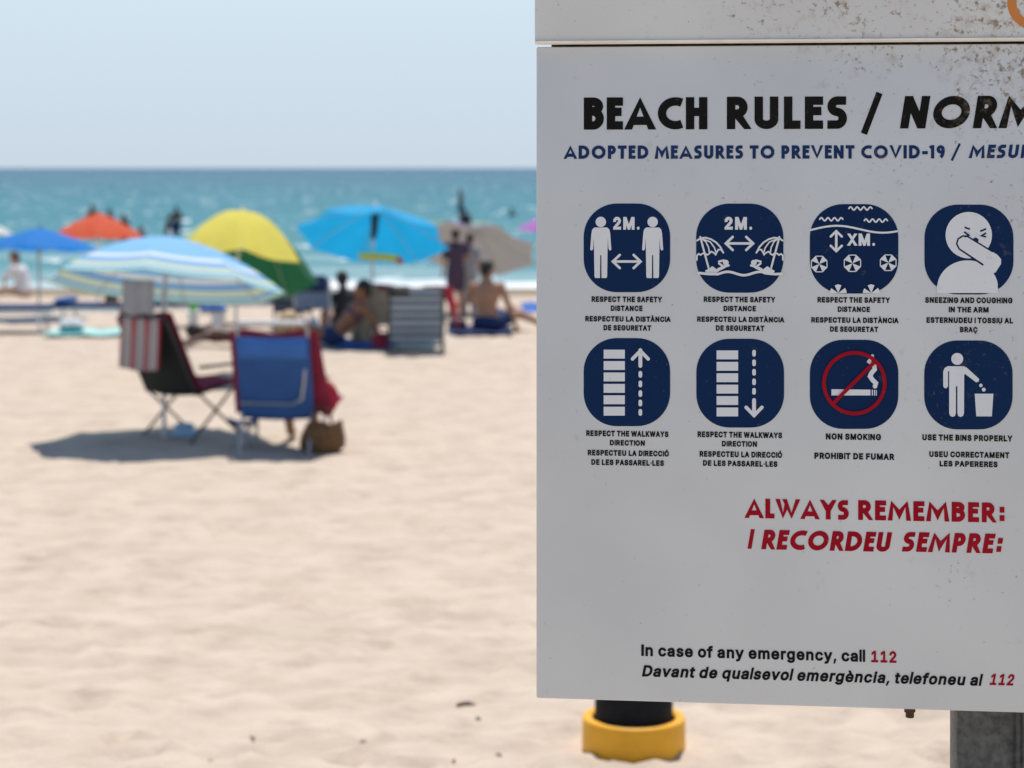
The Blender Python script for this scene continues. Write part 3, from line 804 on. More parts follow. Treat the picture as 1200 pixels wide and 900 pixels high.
HEAVY = {'.':[188,[75,-3,48,2,36,12,26,22,18,47,26,72,35,83,48,93,74,98,90,97,113,85,124,72,132,47,124,22,114,12,102,2],[5,4,3,5,3,2,6,5,2,2,8,6,8,7,6,12,11,13,14,13,11,0,15,14,9,0,14,10,9,14,14,11,10,2,1,0,8,2,0,0,9,8]],
'2':[428,[14,0,14,74,193,237,210,260,215,279,213,289,208,296,191,304,177,306,159,304,148,299,140,290,139,288,131,242,10,242,24,318,38,342,72,376,119,397,150,403,206,403,258,388,299,361,327,323,337,279,326,232,306,200,277,168,173,88,342,99,342,0],[19,9,8,1,0,28,1,28,2,15,14,13,13,12,15,16,15,12,12,11,16,17,16,11,11,10,17,18,17,10,10,9,18,9,19,18,7,6,21,20,7,21,3,2,27,27,26,3,26,25,3,4,3,25,25,24,4,24,23,4,5,4,23,23,22,5,6,5,22,21,6,22,28,0,30,30,29,28,27,2,28,7,20,8,19,8,20]],
'A':[449,[-34,2,133,400,242,400,411,3,286,0,186,236,137,378,239,378,209,289,93,0,50,95,50,193,327,193,327,95,187,234,171,193,204,193,246,95,131,95],[0,10,11,10,0,9,18,15,10,5,6,11,6,1,11,0,11,1,13,4,3,3,12,13,7,8,12,2,7,12,12,3,2,5,14,8,6,5,8,8,7,6,7,2,6,1,6,2,16,17,13,12,8,14,15,18,16,14,5,15,5,11,15,11,10,15,12,14,16,13,12,16,4,13,17,17,16,18,10,9,18]],
'B':[431,[11,0,11,400,221,398,274,386,299,371,330,341,348,302,349,278,344,245,326,216,300,196,284,189,284,229,288,228,322,209,347,182,358,161,365,122,362,99,347,58,310,27,259,6,196,0,134,99,191,99,215,101,228,104,236,108,240,112,241,114,242,128,238,137,229,146,225,147,206,153,134,153,134,251,194,252,216,259,223,265,227,272,226,286,224,290,221,294,215,297,206,299,134,300,319,211],[23,35,0,1,0,35,35,36,1,23,0,22,22,24,23,34,37,35,36,35,37,1,36,46,24,22,25,37,34,38,44,2,45,46,45,2,1,46,2,10,13,11,12,11,13,31,30,11,27,21,20,28,27,20,20,19,28,29,28,19,19,18,29,18,17,29,30,29,17,11,30,17,17,16,11,10,11,16,16,15,10,15,14,10,13,10,47,9,8,13,8,7,13,12,13,7,7,6,12,25,22,21,26,25,21,21,27,26,31,11,32,33,32,11,34,33,11,38,34,11,11,12,38,39,38,12,40,39,12,41,40,12,12,6,41,6,5,41,42,41,5,5,4,42,43,42,4,4,3,43,44,43,3,2,44,3,10,14,47,9,13,47]],
'C':[473,[212,-4,171,-2,133,7,99,21,69,41,43,65,23,94,7,126,-2,162,-4,200,-2,238,7,274,23,306,43,334,68,359,99,379,133,393,171,402,211,404,280,396,338,369,370,341,383,325,395,306,418,233,297,232,275,276,259,291,238,300,211,303,176,298,163,293,151,285,141,274,131,260,124,243,119,224,119,176,124,157,131,140,141,126,151,116,162,108,195,98,220,97,236,99,260,109,271,118,279,129,296,168,417,167,401,111,383,75,356,45,337,31,280,5],[8,7,37,9,8,37,2,42,3,42,41,3,4,3,41,41,40,4,5,4,40,40,39,5,6,5,39,39,38,6,7,6,38,37,7,38,9,37,36,10,9,36,11,10,36,36,35,11,12,11,35,35,34,12,13,12,34,34,33,13,14,13,33,33,32,14,15,14,32,32,31,15,31,16,15,0,44,43,17,30,29,29,18,17,44,0,45,18,29,28,51,50,49,24,23,25,45,0,55,46,45,55,55,54,46,47,46,54,54,53,47,48,47,53,53,52,48,52,51,48,51,49,48,25,23,26,23,22,26,22,21,26,21,20,26,27,26,20,20,19,27,28,27,19,18,28,19,0,43,1,2,1,43,42,2,43,16,31,30,30,17,16]],
'D':[467,[173,0,39,0,39,99,196,101,216,105,232,110,246,119,257,130,265,142,272,158,278,201,272,243,265,258,256,271,246,282,233,290,217,296,198,299,173,301,37,301,37,400,178,400,220,397,260,389,295,376,327,357,353,333,373,305,388,273,396,238,399,201,396,163,388,128,373,96,353,68,326,44,294,24,256,11,217,3,134,400,134,0,11,0,11,400,134,301,134,100],[42,41,19,19,20,42,0,40,1,40,2,1,41,1,2,19,41,2,19,2,44,19,43,39,20,19,39,38,4,3,16,22,17,21,17,22,38,3,0,40,0,3,2,40,44,17,21,18,39,18,21,35,34,7,8,7,34,34,33,8,9,8,33,33,32,9,32,31,9,10,9,31,31,30,10,30,29,10,11,10,29,29,28,11,28,27,11,12,11,27,27,26,12,13,12,26,26,25,13,4,38,37,5,4,37,37,36,5,6,5,36,36,35,6,35,7,6,13,25,14,25,24,14,15,14,24,24,23,15,16,15,23,22,16,23,18,39,43,43,19,44,40,3,44]],
'E':[401,[11,0,11,400,329,400,329,301,134,301,134,252,315,252,315,153,134,153,134,99,331,99,331,0],[0,9,8,1,0,8,8,5,1,5,4,1,9,0,11,11,10,9,5,8,7,7,6,5,3,2,4,1,4,2]],
'F':[394,[11,0,11,400,326,400,326,301,134,301,134,247,308,247,308,147,134,147,134,0],[9,8,0,8,5,0,1,0,5,3,2,4,5,8,7,7,6,5,1,5,4,4,2,1]],
'G':[481,[211,-4,171,-2,133,7,98,21,67,41,42,66,21,94,7,126,-2,162,-4,200,-2,238,7,274,21,306,42,334,67,359,98,379,132,393,169,402,209,404,255,400,280,395,320,379,342,366,383,325,395,306,419,234,298,232,273,276,263,287,251,295,237,300,220,303,194,302,162,292,151,285,141,274,131,260,124,243,119,224,119,176,124,157,131,140,140,127,152,116,164,107,176,102,212,97,241,101,265,112,272,118,285,139,295,200,346,194,186,133,186,231,413,231,409,133,400,103,385,76,367,52,341,32,313,16,281,5,248,-2,291,173],[8,7,39,9,8,39,39,38,9,10,9,38,11,10,38,38,37,11,12,11,37,1,45,2,45,44,2,2,44,3,44,43,3,4,3,43,43,42,4,5,4,42,42,41,5,6,5,41,41,40,6,7,6,40,39,7,40,12,37,36,13,12,36,36,35,13,14,13,35,35,34,14,15,14,34,34,33,15,33,16,15,46,0,63,63,47,46,18,32,31,47,63,62,62,48,47,29,20,30,20,19,30,31,30,19,18,31,19,51,64,52,25,24,26,59,58,50,58,57,50,52,50,57,57,56,52,56,55,52,24,23,26,48,62,61,61,60,48,49,48,60,60,59,49,59,50,49,26,23,27,23,22,27,28,27,22,22,21,28,29,28,21,20,29,21,0,46,1,45,1,46,64,51,53,54,53,51,51,52,55,16,33,32,17,16,32,32,18,17,50,52,64,54,51,55]],
'H':[478,[11,0,11,400,134,400,134,253,272,253,272,400,395,400,395,0,272,0,272,154,134,154,134,0],[0,11,10,1,0,10,10,3,1,3,2,1,9,8,7,7,6,9,4,9,6,6,5,4,3,10,9,9,4,3]],
'I':[150,[0,0,0,400,104,400,104,0],[1,0,3,3,2,1]],
'K':[439,[61,82,46,185,110,253,270,400,405,389,11,0,11,400,134,400,134,0,274,0,103,204,180,285,404,8,134,275,134,147,144,156,134,167,134,237,226,229],[6,5,1,1,5,0,0,10,1,10,2,1,6,1,2,4,3,11,0,5,8,2,10,13,6,2,7,7,2,13,0,8,14,15,18,11,11,3,13,10,0,14,16,17,10,18,15,9,14,15,16,17,16,11,16,15,11,10,14,16,13,10,17,11,13,17,4,11,18,9,12,18]],
'L':[381,[11,0,11,400,134,400,134,99,320,99,320,0],[1,0,3,3,0,5,5,4,3,1,3,2]],
'M':[566,[11,0,11,400,144,400,254,160,300,34,196,34,235,146,349,400,482,400,482,0,361,0,363,365,450,363,405,243,294,0,201,0,97,220,41,363,127,365,131,299,132,0,248,174,362,149,132,147],[16,17,0,1,0,17,16,0,20,17,16,19,18,17,19,19,2,18,17,18,2,1,17,2,3,6,4,13,10,9,9,8,13,8,12,13,11,13,12,13,11,22,11,12,7,12,8,7,5,15,14,14,4,5,4,6,5,6,3,21,3,11,21,2,19,21,19,16,23,11,7,21,11,3,22,10,13,22,4,14,22,3,4,22,16,20,23,15,5,23,21,19,23,6,21,23,5,6,23]],
'N':[484,[11,0,11,400,127,400,316,147,376,45,284,31,278,135,278,400,400,400,400,0,284,0,101,245,32,351,129,371,134,232,134,0,278,198,134,201],[11,12,0,1,0,12,14,13,11,12,11,13,13,2,12,1,12,2,9,8,4,3,4,8,9,4,10,5,10,4,4,3,5,6,5,3,3,8,7,5,6,14,6,3,16,3,7,16,2,13,16,14,6,16,13,14,16,11,0,15,17,11,15,14,11,17,10,5,14,10,14,17]],
'O':[491,[210,-4,171,-2,133,7,99,21,69,41,43,65,23,94,7,126,-2,162,-4,200,-2,238,7,274,23,306,43,334,68,359,99,379,133,393,171,402,210,404,249,402,287,393,321,378,351,359,376,334,397,306,412,274,421,238,424,200,421,162,412,126,397,94,376,65,351,41,321,22,287,7,249,-2,210,97,244,102,256,107,268,115,279,126,289,140,296,156,302,200,296,244,289,260,279,274,268,285,256,293,244,298,208,303,195,302,163,292,152,284,141,274,132,260,124,244,117,200,124,156,132,139,140,126,152,116,164,107,176,102],[7,6,58,8,7,58,58,57,8,9,8,57,10,9,57,57,56,10,11,10,56,12,11,56,1,63,2,63,62,2,52,51,16,51,17,16,2,62,3,62,61,3,4,3,61,61,60,4,5,4,60,60,59,5,6,5,59,58,6,59,12,56,55,13,12,55,55,54,13,14,13,54,54,53,14,15,14,53,53,52,15,52,16,15,37,36,35,37,35,34,38,37,34,49,48,20,19,49,20,30,29,42,29,28,42,43,42,28,28,27,43,27,26,43,44,43,26,26,25,44,25,24,44,38,34,33,39,38,33,33,32,39,40,39,32,32,31,40,41,40,31,31,30,41,30,42,41,44,24,45,24,23,45,46,45,23,23,22,46,47,46,22,22,21,47,48,47,21,20,48,21,35,36,0,1,0,36,63,1,36,49,19,50,19,18,50,51,50,18,17,51,18]],
'P':[422,[11,0,11,400,218,398,250,393,280,381,322,353,339,330,356,286,356,237,338,193,305,157,278,142,250,132,219,125,50,123,50,223,199,224,207,225,221,231,229,240,234,254,234,271,230,284,222,292,208,298,181,301,134,301,134,0,134,223,134,124],[14,0,27,0,14,15,1,0,15,15,26,1,17,16,13,14,27,29,15,14,29,26,15,28,24,2,25,26,25,2,1,26,2,10,9,19,20,19,9,9,8,20,8,7,20,21,20,7,7,6,21,22,21,6,6,5,22,5,4,22,17,13,12,18,17,12,12,11,18,11,10,18,10,19,18,22,4,23,4,3,23,24,23,3,2,24,3,13,16,29,16,28,29,28,15,29]],
'R':[425,[11,0,11,400,220,398,279,384,321,355,340,333,356,289,356,241,339,196,302,160,252,139,218,133,40,131,40,231,200,232,209,234,224,239,230,245,234,257,234,273,230,285,223,293,210,298,181,301,134,301,134,0,257,0,132,208,259,214,386,6,134,232,134,132,177,133,134,204,134,208,294,157],[13,27,30,12,0,25,27,13,12,0,12,13,1,0,13,13,24,1,21,2,22,23,22,2,12,25,31,23,2,24,1,24,2,18,17,28,10,26,35,28,10,35,9,8,28,8,7,28,18,28,7,19,18,7,7,6,19,6,5,19,20,19,5,5,4,20,4,3,20,26,11,32,26,10,11,10,28,11,16,15,28,28,17,16,20,3,21,2,21,3,24,13,30,27,12,31,33,34,27,31,32,33,32,11,33,27,31,33,30,27,34,15,14,28,14,30,34,34,28,14,34,33,28,11,28,33,9,28,35,26,29,35]],
'S':[423,[176,-6,113,0,61,20,37,36,7,73,-15,151,109,152,122,113,130,105,145,98,164,94,189,95,212,99,225,106,234,116,234,117,234,129,234,128,230,132,206,143,101,171,69,184,43,201,22,223,9,250,5,278,7,302,16,327,45,364,71,380,120,398,179,404,237,398,287,379,326,348,340,326,360,252,236,252,227,287,224,292,218,296,193,304,165,305,145,300,139,298,131,292,127,282,127,282,129,276,135,270,147,264,244,239,274,229,306,212,341,179,351,160,358,122,347,78,334,55,295,22,241,1,234,128],[5,4,6,10,9,1,8,1,9,44,43,30,43,42,30,1,8,2,8,7,2,3,2,7,4,3,7,6,4,7,50,49,20,21,20,49,49,48,21,22,21,48,23,22,48,48,47,23,24,23,47,25,24,47,26,25,47,47,46,26,27,26,46,28,27,46,46,45,28,29,28,45,45,44,29,44,30,29,17,16,61,38,37,35,11,0,60,12,11,60,13,12,60,60,59,13,14,13,59,59,58,14,15,14,58,58,57,15,57,56,15,17,15,56,56,55,17,55,54,17,16,17,54,54,53,16,53,52,16,18,16,52,52,51,18,19,18,51,35,34,38,34,33,38,39,38,33,40,39,33,33,32,40,41,40,32,31,41,32,10,1,0,0,11,10,50,20,19,19,51,50,41,31,42,30,42,31,16,18,61,15,17,61,36,35,37]],
'T':[425,[-11,301,-11,400,364,400,364,301,238,301,238,0,115,0,115,301],[1,0,7,3,2,4,5,4,6,7,6,4,1,7,4,4,2,1]],
'U':[479,[203,-5,168,-3,135,3,105,13,77,28,54,47,36,68,22,92,13,118,11,145,11,400,134,400,134,151,138,130,148,114,166,102,173,99,204,96,218,96,242,103,258,114,269,130,273,152,273,400,395,400,395,145,393,119,385,92,371,68,353,47,329,28,303,14,272,3,239,-3],[1,16,2,16,15,2,2,15,3,15,14,3,4,3,14,5,4,14,14,13,5,6,5,13,7,6,13,8,7,13,13,12,8,9,8,12,10,9,12,12,11,10,33,19,18,19,33,32,19,32,31,20,19,31,31,30,20,30,29,20,21,20,29,29,28,21,28,27,21,27,26,21,22,21,26,26,25,22,25,24,22,24,23,22,33,18,0,18,17,0,1,0,17,16,1,17]],
'W':[612,[94,0,-33,399,93,400,167,157,199,26,105,26,128,123,213,400,327,400,405,146,436,26,340,26,363,123,446,400,572,399,445,0,330,0,250,253,220,377,319,377,294,271,209,0,153,204,387,204,269,192],[0,5,1,5,6,1,2,1,6,5,0,21,21,4,5,6,5,4,4,3,6,6,3,22,3,17,22,9,12,10,15,14,10,9,10,14,14,13,9,11,16,15,15,10,11,10,12,11,12,9,23,20,17,24,18,17,20,20,19,18,7,18,19,19,8,7,2,6,22,18,7,22,17,18,22,9,13,23,8,19,23,20,12,23,19,20,23,17,3,24,16,11,24,12,20,24,11,12,24,4,21,24,3,4,24]],
'X':[445,[-37,8,188,267,188,142,-28,392,101,400,191,287,241,201,134,200,172,273,275,400,402,392,186,143,186,269,409,8,281,0,181,124,131,209,242,209,203,139,91,0,134,204,188,201,137,200,135,203,138,210,187,291,239,204,236,201,188,146,186,144,186,144,186,201,186,264,188,266,188,266,235,212,240,206,136,200,135,203,134,204,134,205,138,209,138,209,186,209,188,209,236,209,237,209,240,206,240,205,239,204,237,201,186,118],[16,4,3,22,37,11,15,7,19,0,19,7,4,16,8,26,48,46,9,17,10,6,18,14,14,13,6,17,9,5,15,19,51,15,51,18,18,2,15,11,15,2,1,5,12,8,12,5,8,5,25,5,9,25,32,33,12,22,23,37,39,20,40,40,20,16,21,28,27,29,30,11,20,39,23,20,23,41,23,22,42,16,20,41,8,16,24,4,8,25,26,49,48,27,50,26,21,27,26,2,18,28,2,28,29,30,29,28,11,2,29,22,11,30,22,30,31,28,21,31,31,30,28,31,21,43,8,24,32,12,8,32,1,12,33,1,33,34,33,32,34,5,1,35,1,34,35,26,45,21,10,17,36,17,5,35,46,47,17,6,13,36,7,15,37,15,11,37,7,37,38,23,38,37,0,7,39,7,38,39,38,23,39,16,3,40,24,16,41,24,41,42,23,42,41,32,24,43,24,42,43,31,43,42,22,31,42,34,32,44,32,43,44,21,44,43,35,34,44,45,35,44,44,21,45,35,45,46,45,26,46,17,35,46,36,17,47,36,47,48,47,46,48,6,36,48,49,6,48,6,49,50,49,26,50,18,6,50,50,27,18,27,28,18,14,18,51]],
'Y':[443,[124,0,124,161,-37,393,92,400,199,251,245,158,128,157,158,227,280,400,408,393,247,161,247,0,187,268],[1,6,7,6,1,0,1,7,2,3,2,7,5,11,10,10,9,4,9,8,4,6,0,11,11,5,6,7,6,5,7,5,4,7,4,12,4,8,12,5,10,4,3,7,12]],
'Z':[417,[-3,0,-3,71,212,336,277,396,321,305,-4,301,-4,400,348,400,348,329,134,66,68,4,24,95,350,99,350,0,185,303,159,97],[11,1,10,10,9,11,10,1,0,3,2,4,4,2,14,3,4,8,8,7,3,10,0,13,9,10,13,13,12,9,6,5,2,2,3,6,3,7,6,2,5,14,1,11,14,11,9,15,9,12,15,8,4,15,14,11,15,4,14,15]],
'·':[194,[77,139,49,146,38,155,28,166,20,191,28,215,38,228,50,236,75,242,93,240,117,228,126,215,134,191,126,167,117,155,104,146],[5,4,3,3,2,5,8,7,1,1,7,2,7,6,2,5,2,6,12,11,13,14,13,11,14,11,15,9,15,11,10,9,11,8,1,0,0,15,8,15,9,8]],
'À':[449,[-34,2,133,400,242,400,411,3,286,0,186,236,137,378,239,378,209,289,93,0,50,95,50,193,327,193,327,95,151,372,67,493,195,500,258,376,187,234,171,193,204,193,246,95,131,95,146,378,132,399,252,376,238,376],[0,10,11,14,6,5,14,7,23,10,0,9,22,19,10,5,6,11,12,13,3,3,13,4,16,2,17,5,18,8,14,5,8,26,7,14,2,16,1,15,1,16,1,15,24,17,2,25,2,7,25,7,2,23,20,21,13,12,8,18,19,22,20,18,5,19,5,11,19,11,10,19,12,18,20,13,12,20,4,13,21,21,20,22,10,9,22,6,14,23,0,11,24,6,23,24,11,6,24,1,24,23,2,1,23,12,3,25,26,8,25,8,12,25,7,26,25,14,8,26]],
'Ç':[473,[212,-4,171,-2,133,7,99,21,69,41,43,65,23,94,7,126,-2,162,-4,200,-2,238,7,274,23,306,43,334,68,359,99,379,133,393,171,402,211,404,280,396,338,369,370,341,383,325,395,306,418,233,297,232,275,276,259,291,238,300,211,303,176,298,163,293,151,285,141,274,131,260,124,243,119,224,119,176,124,157,131,140,141,126,151,116,162,108,195,98,220,97,236,99,260,109,271,118,279,129,296,168,417,167,401,111,383,75,356,45,337,31,280,5,143,-98,143,-14,211,-12,201,-20,201,-32,209,-43,216,-44,148,-44,165,69,259,69,259,35,247,37,286,24,308,-9,308,-47,296,-70,262,-91,236,-97,153,-14,155,2,294,11],[6,5,39,39,38,6,7,6,38,38,37,7,8,7,37,9,8,37,37,36,9,10,9,36,11,10,36,36,35,11,12,11,35,42,64,43,60,59,63,1,64,75,64,42,41,31,30,16,30,17,16,63,57,56,2,64,3,4,3,64,64,41,4,41,40,4,5,4,40,39,5,40,12,35,34,13,12,34,34,33,13,14,13,33,33,32,14,15,14,32,32,31,15,31,16,15,62,61,63,66,65,67,47,46,65,62,73,72,45,44,65,65,46,45,18,29,28,71,70,55,70,69,55,68,55,76,53,52,48,52,51,48,49,48,51,51,50,49,24,23,25,62,72,71,71,55,62,58,62,55,0,58,55,67,0,55,55,68,67,65,66,68,68,54,65,47,65,54,54,53,47,53,48,47,25,23,26,23,22,26,22,21,26,21,20,26,27,26,20,20,19,27,28,27,19,18,28,19,60,63,61,61,62,60,62,58,60,59,60,58,64,1,0,0,67,64,67,65,64,43,64,44,17,30,29,29,18,17,55,69,76,58,0,1,74,58,1,59,58,74,73,62,56,63,56,62,57,63,74,63,59,74,1,75,74,64,2,75,65,44,64,66,67,68,54,68,76]],
'Ó':[491,[210,-4,171,-2,133,7,99,21,69,41,43,65,23,94,7,126,-2,162,-4,200,-2,238,7,274,23,306,43,334,68,359,99,379,133,393,171,402,210,404,249,402,287,393,321,378,351,359,376,334,397,306,412,274,421,238,424,200,421,162,412,126,397,94,376,65,351,41,321,22,287,7,249,-2,210,97,244,102,256,107,268,115,279,126,289,140,296,156,302,200,296,244,289,260,279,274,268,285,256,293,244,298,208,303,195,302,163,292,152,284,141,274,132,260,124,244,117,200,124,156,132,139,140,126,152,116,164,107,176,102,140,376,203,500,331,493,247,372,151,397,266,398],[5,59,6,59,58,6,7,6,58,8,7,58,58,57,8,9,8,57,10,9,57,57,56,10,11,10,56,12,11,56,1,63,2,63,62,2,64,53,52,52,51,64,64,17,68,17,65,68,2,62,3,62,61,3,4,3,61,61,60,4,5,4,60,59,5,60,12,56,55,13,12,55,55,54,13,14,13,54,54,53,14,15,14,53,53,64,15,64,16,15,37,36,35,67,19,18,37,35,34,38,37,34,67,49,48,19,67,69,30,29,42,29,28,42,43,42,28,28,27,43,27,26,43,44,43,26,26,25,44,25,24,44,38,34,33,39,38,33,33,32,39,40,39,32,32,31,40,41,40,31,31,30,41,30,42,41,44,24,45,24,23,45,46,45,23,23,22,46,47,46,22,22,21,47,48,47,21,67,48,21,20,67,21,19,69,66,35,36,0,1,0,36,63,1,36,49,67,50,67,18,17,65,17,18,18,19,65,19,66,65,16,64,68,67,20,69,51,50,67,64,51,67,17,64,67]]}
def glyph_mesh(txt, face, track=-6):
    vs, fs, cur = [], [], 0
    for ch in txt:
        if ch == ' ':
            cur += 150
            continue
        adv, co, tri = face[ch]
        o = len(vs)
        vs += [((co[i] + cur) / 400, co[i + 1] / 400) for i in range(0, len(co), 2)]
        fs += [(o + tri[i], o + tri[i + 1], o + tri[i + 2]) for i in range(0, len(tri), 3)]
        cur += adv + track
    return vs, fs
def plain_text(ink, txt, x0, x1, top, base, ital=0.0, mi=0, layer=1, face=None):
    vs, fs = glyph_mesh(txt, face or HEAVY)
    lo, hi = min(x for x, y in vs), max(x for x, y in vs)
    cap = base - top
    sx = (x1 - x0 - ital * cap) / (hi - lo)
    sl = slope((top + base) / 2)
    out = []
    for (x, y) in vs:
        px = x0 + (x - lo) * sx + ital * y * cap
        out.append(P(px, base + sl * (px - x0) - y * cap, layer))
    ink.mb.add(out, fs, mi)

# ---- boards and post
def board(name, u0, u1, z0, z1, out, depth, mats, bevel):
    m_ = MB()
    c = sp((u0 + u1) / 2, (z0 + z1) / 2, out - depth / 2)
    rot = Matrix((UA, -NA, UP)).transposed()
    m_.box(c, (u1 - u0, depth, z1 - z0), rot)
    return m_.build(name, mats, sign, bevel=bevel, angle=30)
ztop = H - (55.0 - HY) / F * Y0
zbot = H - (818.5 - HY) / F * Y0
board('lower_panel', 0, 1.376, zbot, ztop, 0, .034, M['enamel'], .003)
board('upper_panel', -.002, 1.378, ztop + .0050, ztop + .46, .010, .044, M['enamel'], .006)
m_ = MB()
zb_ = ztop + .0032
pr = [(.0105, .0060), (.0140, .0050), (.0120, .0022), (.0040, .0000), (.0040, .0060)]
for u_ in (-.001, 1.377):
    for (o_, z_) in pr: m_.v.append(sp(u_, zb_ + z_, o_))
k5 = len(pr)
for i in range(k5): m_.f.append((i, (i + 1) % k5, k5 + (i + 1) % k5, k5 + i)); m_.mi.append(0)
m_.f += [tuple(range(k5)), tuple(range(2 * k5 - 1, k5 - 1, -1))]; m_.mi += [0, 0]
m_.build('lit_edge_strip', M['lit_edge_cream'], sign, smooth=False)  # strip added so the upper panel's bottom edge looks brightly lit
board('backing_plate', .02, 1.356, zbot + .05, ztop + .40, -.036, .006, M['galvanised'], 0)
m_ = MB()
rot = Matrix((UA, -NA, UP)).transposed()
for (a, b, wdt, dpt) in ((0, -.110, .112, .10),):
    m_.box(sp(post_u, 1.33, b), (wdt, dpt, 2.74), rot)
m_.box(sp(post_u + .036, 1.33, -.0585), (.012, .004, 2.7), rot)
m_.build('post', M['galvanised'], sign, bevel=.006)
# bolt heads under the board
for u in (.566,):
    m_ = MB()
    m_.lathe([(.0085, 0), (.0085, -.008), (.0065, -.009), (.0065, -.016), (.003, -.017)], sp(u, zbot, -.017), n=6)
    m_.build('bolt', M['rust'], sign, smooth=False)
i_ = Ink()
for a0 in (0,):
    c = at(1218, 2, Y1 - .03)
    pts = arc(c.x, c.z, .034, .034, 0, 360, 40)
    vs, fs = ribbon(pts[:-1], .013, True)
    i_.mb.add([A0 + UA * (x - A0.x) / UA.x + UP * z + NA * .0106 - ROOT - UP * 0 for x, z in vs], fs)
i_.build('emblem', M['orange_ink'], sign)

# ---- headings
i_ = Ink()
poster_text(i_, 'BEACH', 683.5, 829.6, 114.3, 152.0, .26, .07)
poster_text(i_, 'RULES', 850.2, 994, 113.4, 151.4, .26, .07)
i_.build('title_lettering', M['black_ink'], sign)
i_ = Ink()
poster_text(i_, '/', 1010, 1033, 113.5, 151.5, .2, .1)
i_.build('title_lettering', M['black_ink'], sign)
i_ = Ink()
poster_text(i_, 'NORMES', 1053, 1276, 112.6, 150.6, .26, .07, .16)
i_.build('title_lettering', M['black_ink'], sign)
i_ = Ink()
poster_text(i_, 'ADOPTED MEASURES TO PREVENT COVID-19', 661, 1107.5, 170.6, 186.2, .245, .11)
poster_text(i_, '/', 1114, 1126, 170.2, 186, .17, .1)
poster_text(i_, 'MESURES', 1135.3, 1234, 169.6, 185.4, .245, .11, .15)
i_.build('subtitle_lettering', M['blue_ink'], sign)
i_ = Ink()
poster_text(i_, 'ALWAYS', 873.3, 995, 584, 606.9, .245, .08)
poster_text(i_, 'REMEMBER:', 1004.8, 1179, 586.0, 609.2, .245, .08)
poster_text(i_, 'I', 876, 884.5, 620.0, 643.0, .20, .1, .17)
poster_text(i_, 'RECORDEU', 891.5, 1046, 620.6, 643.6, .245, .08, .17)
poster_text(i_, 'SEMPRE:', 1056, 1178, 623.2, 646.2, .245, .08, .17)
i_.build('reminder_lettering', M['red_ink'], sign)
i_ = Ink()
plain_text(i_, 'In case of any emergency, call', 751.5, 1013.8, 755.2, 768.6, face=GROT)
plain_text(i_, '112', 1021, 1050.5, 762.6, 776.0, mi=1, face=GROT)
plain_text(i_, 'Davant de qualsevol emerg\u00e8ncia, telefoneu al', 752.2, 1152, 779.4, 792.6, .2, face=GROT)
plain_text(i_, '112', 1159.5, 1189.6, 789.4, 802.6, .2, mi=1, face=GROT)
i_.build('emergency_lettering', [M['black_ink'], M['red_ink']], sign)

# ---- the eight pictograms
def rrect(x0, y0, x1, y1, r, n=12):
    pts = []
    for cx, cy, a in ((x1 - r, y1 - r, 0), (x0 + r, y1 - r, 90), (x0 + r, y0 + r, 180), (x1 - r, y0 + r, 270)):
        pts += [(cx + r * cos(R(a + 90 * k / n)), cy + r * sin(R(a + 90 * k / n))) for k in range(n + 1)]
    return pts
def clip_halfplane(): pass
BOX = {(0, 0): (684, 238.5, 785.3, 342.4), (1, 0): (815.8, 238.6, 918, 343), (2, 0): (949, 239.2, 1052.7, 344), (3, 0): (1083.3, 239.8, 1187.6, 345),
       (0, 1): (684, 396.2, 785.3, 499.4), (1, 1): (816, 397, 918.8, 501), (2, 1): (949, 398.2, 1052.7, 502.6), (3, 1): (1083, 399, 1186.6, 503.2)}
def pic(c, r):
    x0, y0, x1, y1 = BOX[(c, r)]
    i = Ink()
    i.poly(rrect(x0, y0, x1, y1, 39), layer=0)
    ob = i.build('pictogram', M['navy_ink'], sign)
    ox = 660 if c < 2 else 930
    oy = 220 if r == 0 else 385
    T_ = lambda x, y: (ox + x / 4.4444, oy + y / 4.4444)
    return ob, T_
class Sym(Ink):
    def __init__(s, T_):
        super().__init__()
        s.T = T_
        s.k = 4
    def p(s, pts, mi=0): s.poly([s.T(*q) for q in pts], mi)
    def c(s, x, y, r, mi=0, ry=None):
        X, Y = s.T(x, y)
        s.ell(X, Y, r / 4.4444, None if ry is None else ry / 4.4444, mi=mi)
    def l(s, pts, wd, mi=0, rnd=True, closed=False): s.ribbon([s.T(*q) for q in pts], wd / 4.4444, mi, closed, rnd=rnd)
    def t(s, txt, x0, x1, top, base, off=.03):
        a, b = s.T(x0, top)
        c, d = s.T(x1, base)
        plain_text(s, txt, a, c, b, d, layer=2)
def darrow(s, x0, x1, y, hd=34, wd=13):
    s.l([(x0 + 6, y), (x1 - 6, y)], wd, rnd=False)
    s.l([(x0 + hd * 1.2, y - hd), (x0 + 5, y), (x0 + hd * 1.2, y + hd)], wd)
    s.l([(x1 - hd * 1.2, y - hd), (x1 - 5, y), (x1 - hd * 1.2, y + hd)], wd)
def standing_man(s, cx):
    s.c(cx, 178, 27)
    pts = []
    for sgn in (1, -1):
        side = [(cx + sgn * 4, 470), (cx + sgn * 30, 470), (cx + sgn * 33, 460), (cx + sgn * 35, 330), (cx + sgn * 37, 260), (cx + sgn * 40, 318), (cx + sgn * 47, 328), (cx + sgn * 55, 322), (cx + sgn * 49, 240), (cx + sgn * 45, 218), (cx + sgn * 34, 207)]
        s.p([(cx, 207)] + [(cx, 350)] + [(cx + sgn * 3, 352)] + side)
# 1: two people, two metres
pg, T_ = pic(0, 0); s = Sym(T_)
standing_man(s, 196); standing_man(s, 466)
s.t('2M.', 260, 398, 152, 218)
darrow(s, 254, 408, 384)
s.build('symbol', M['white_ink'], pg)
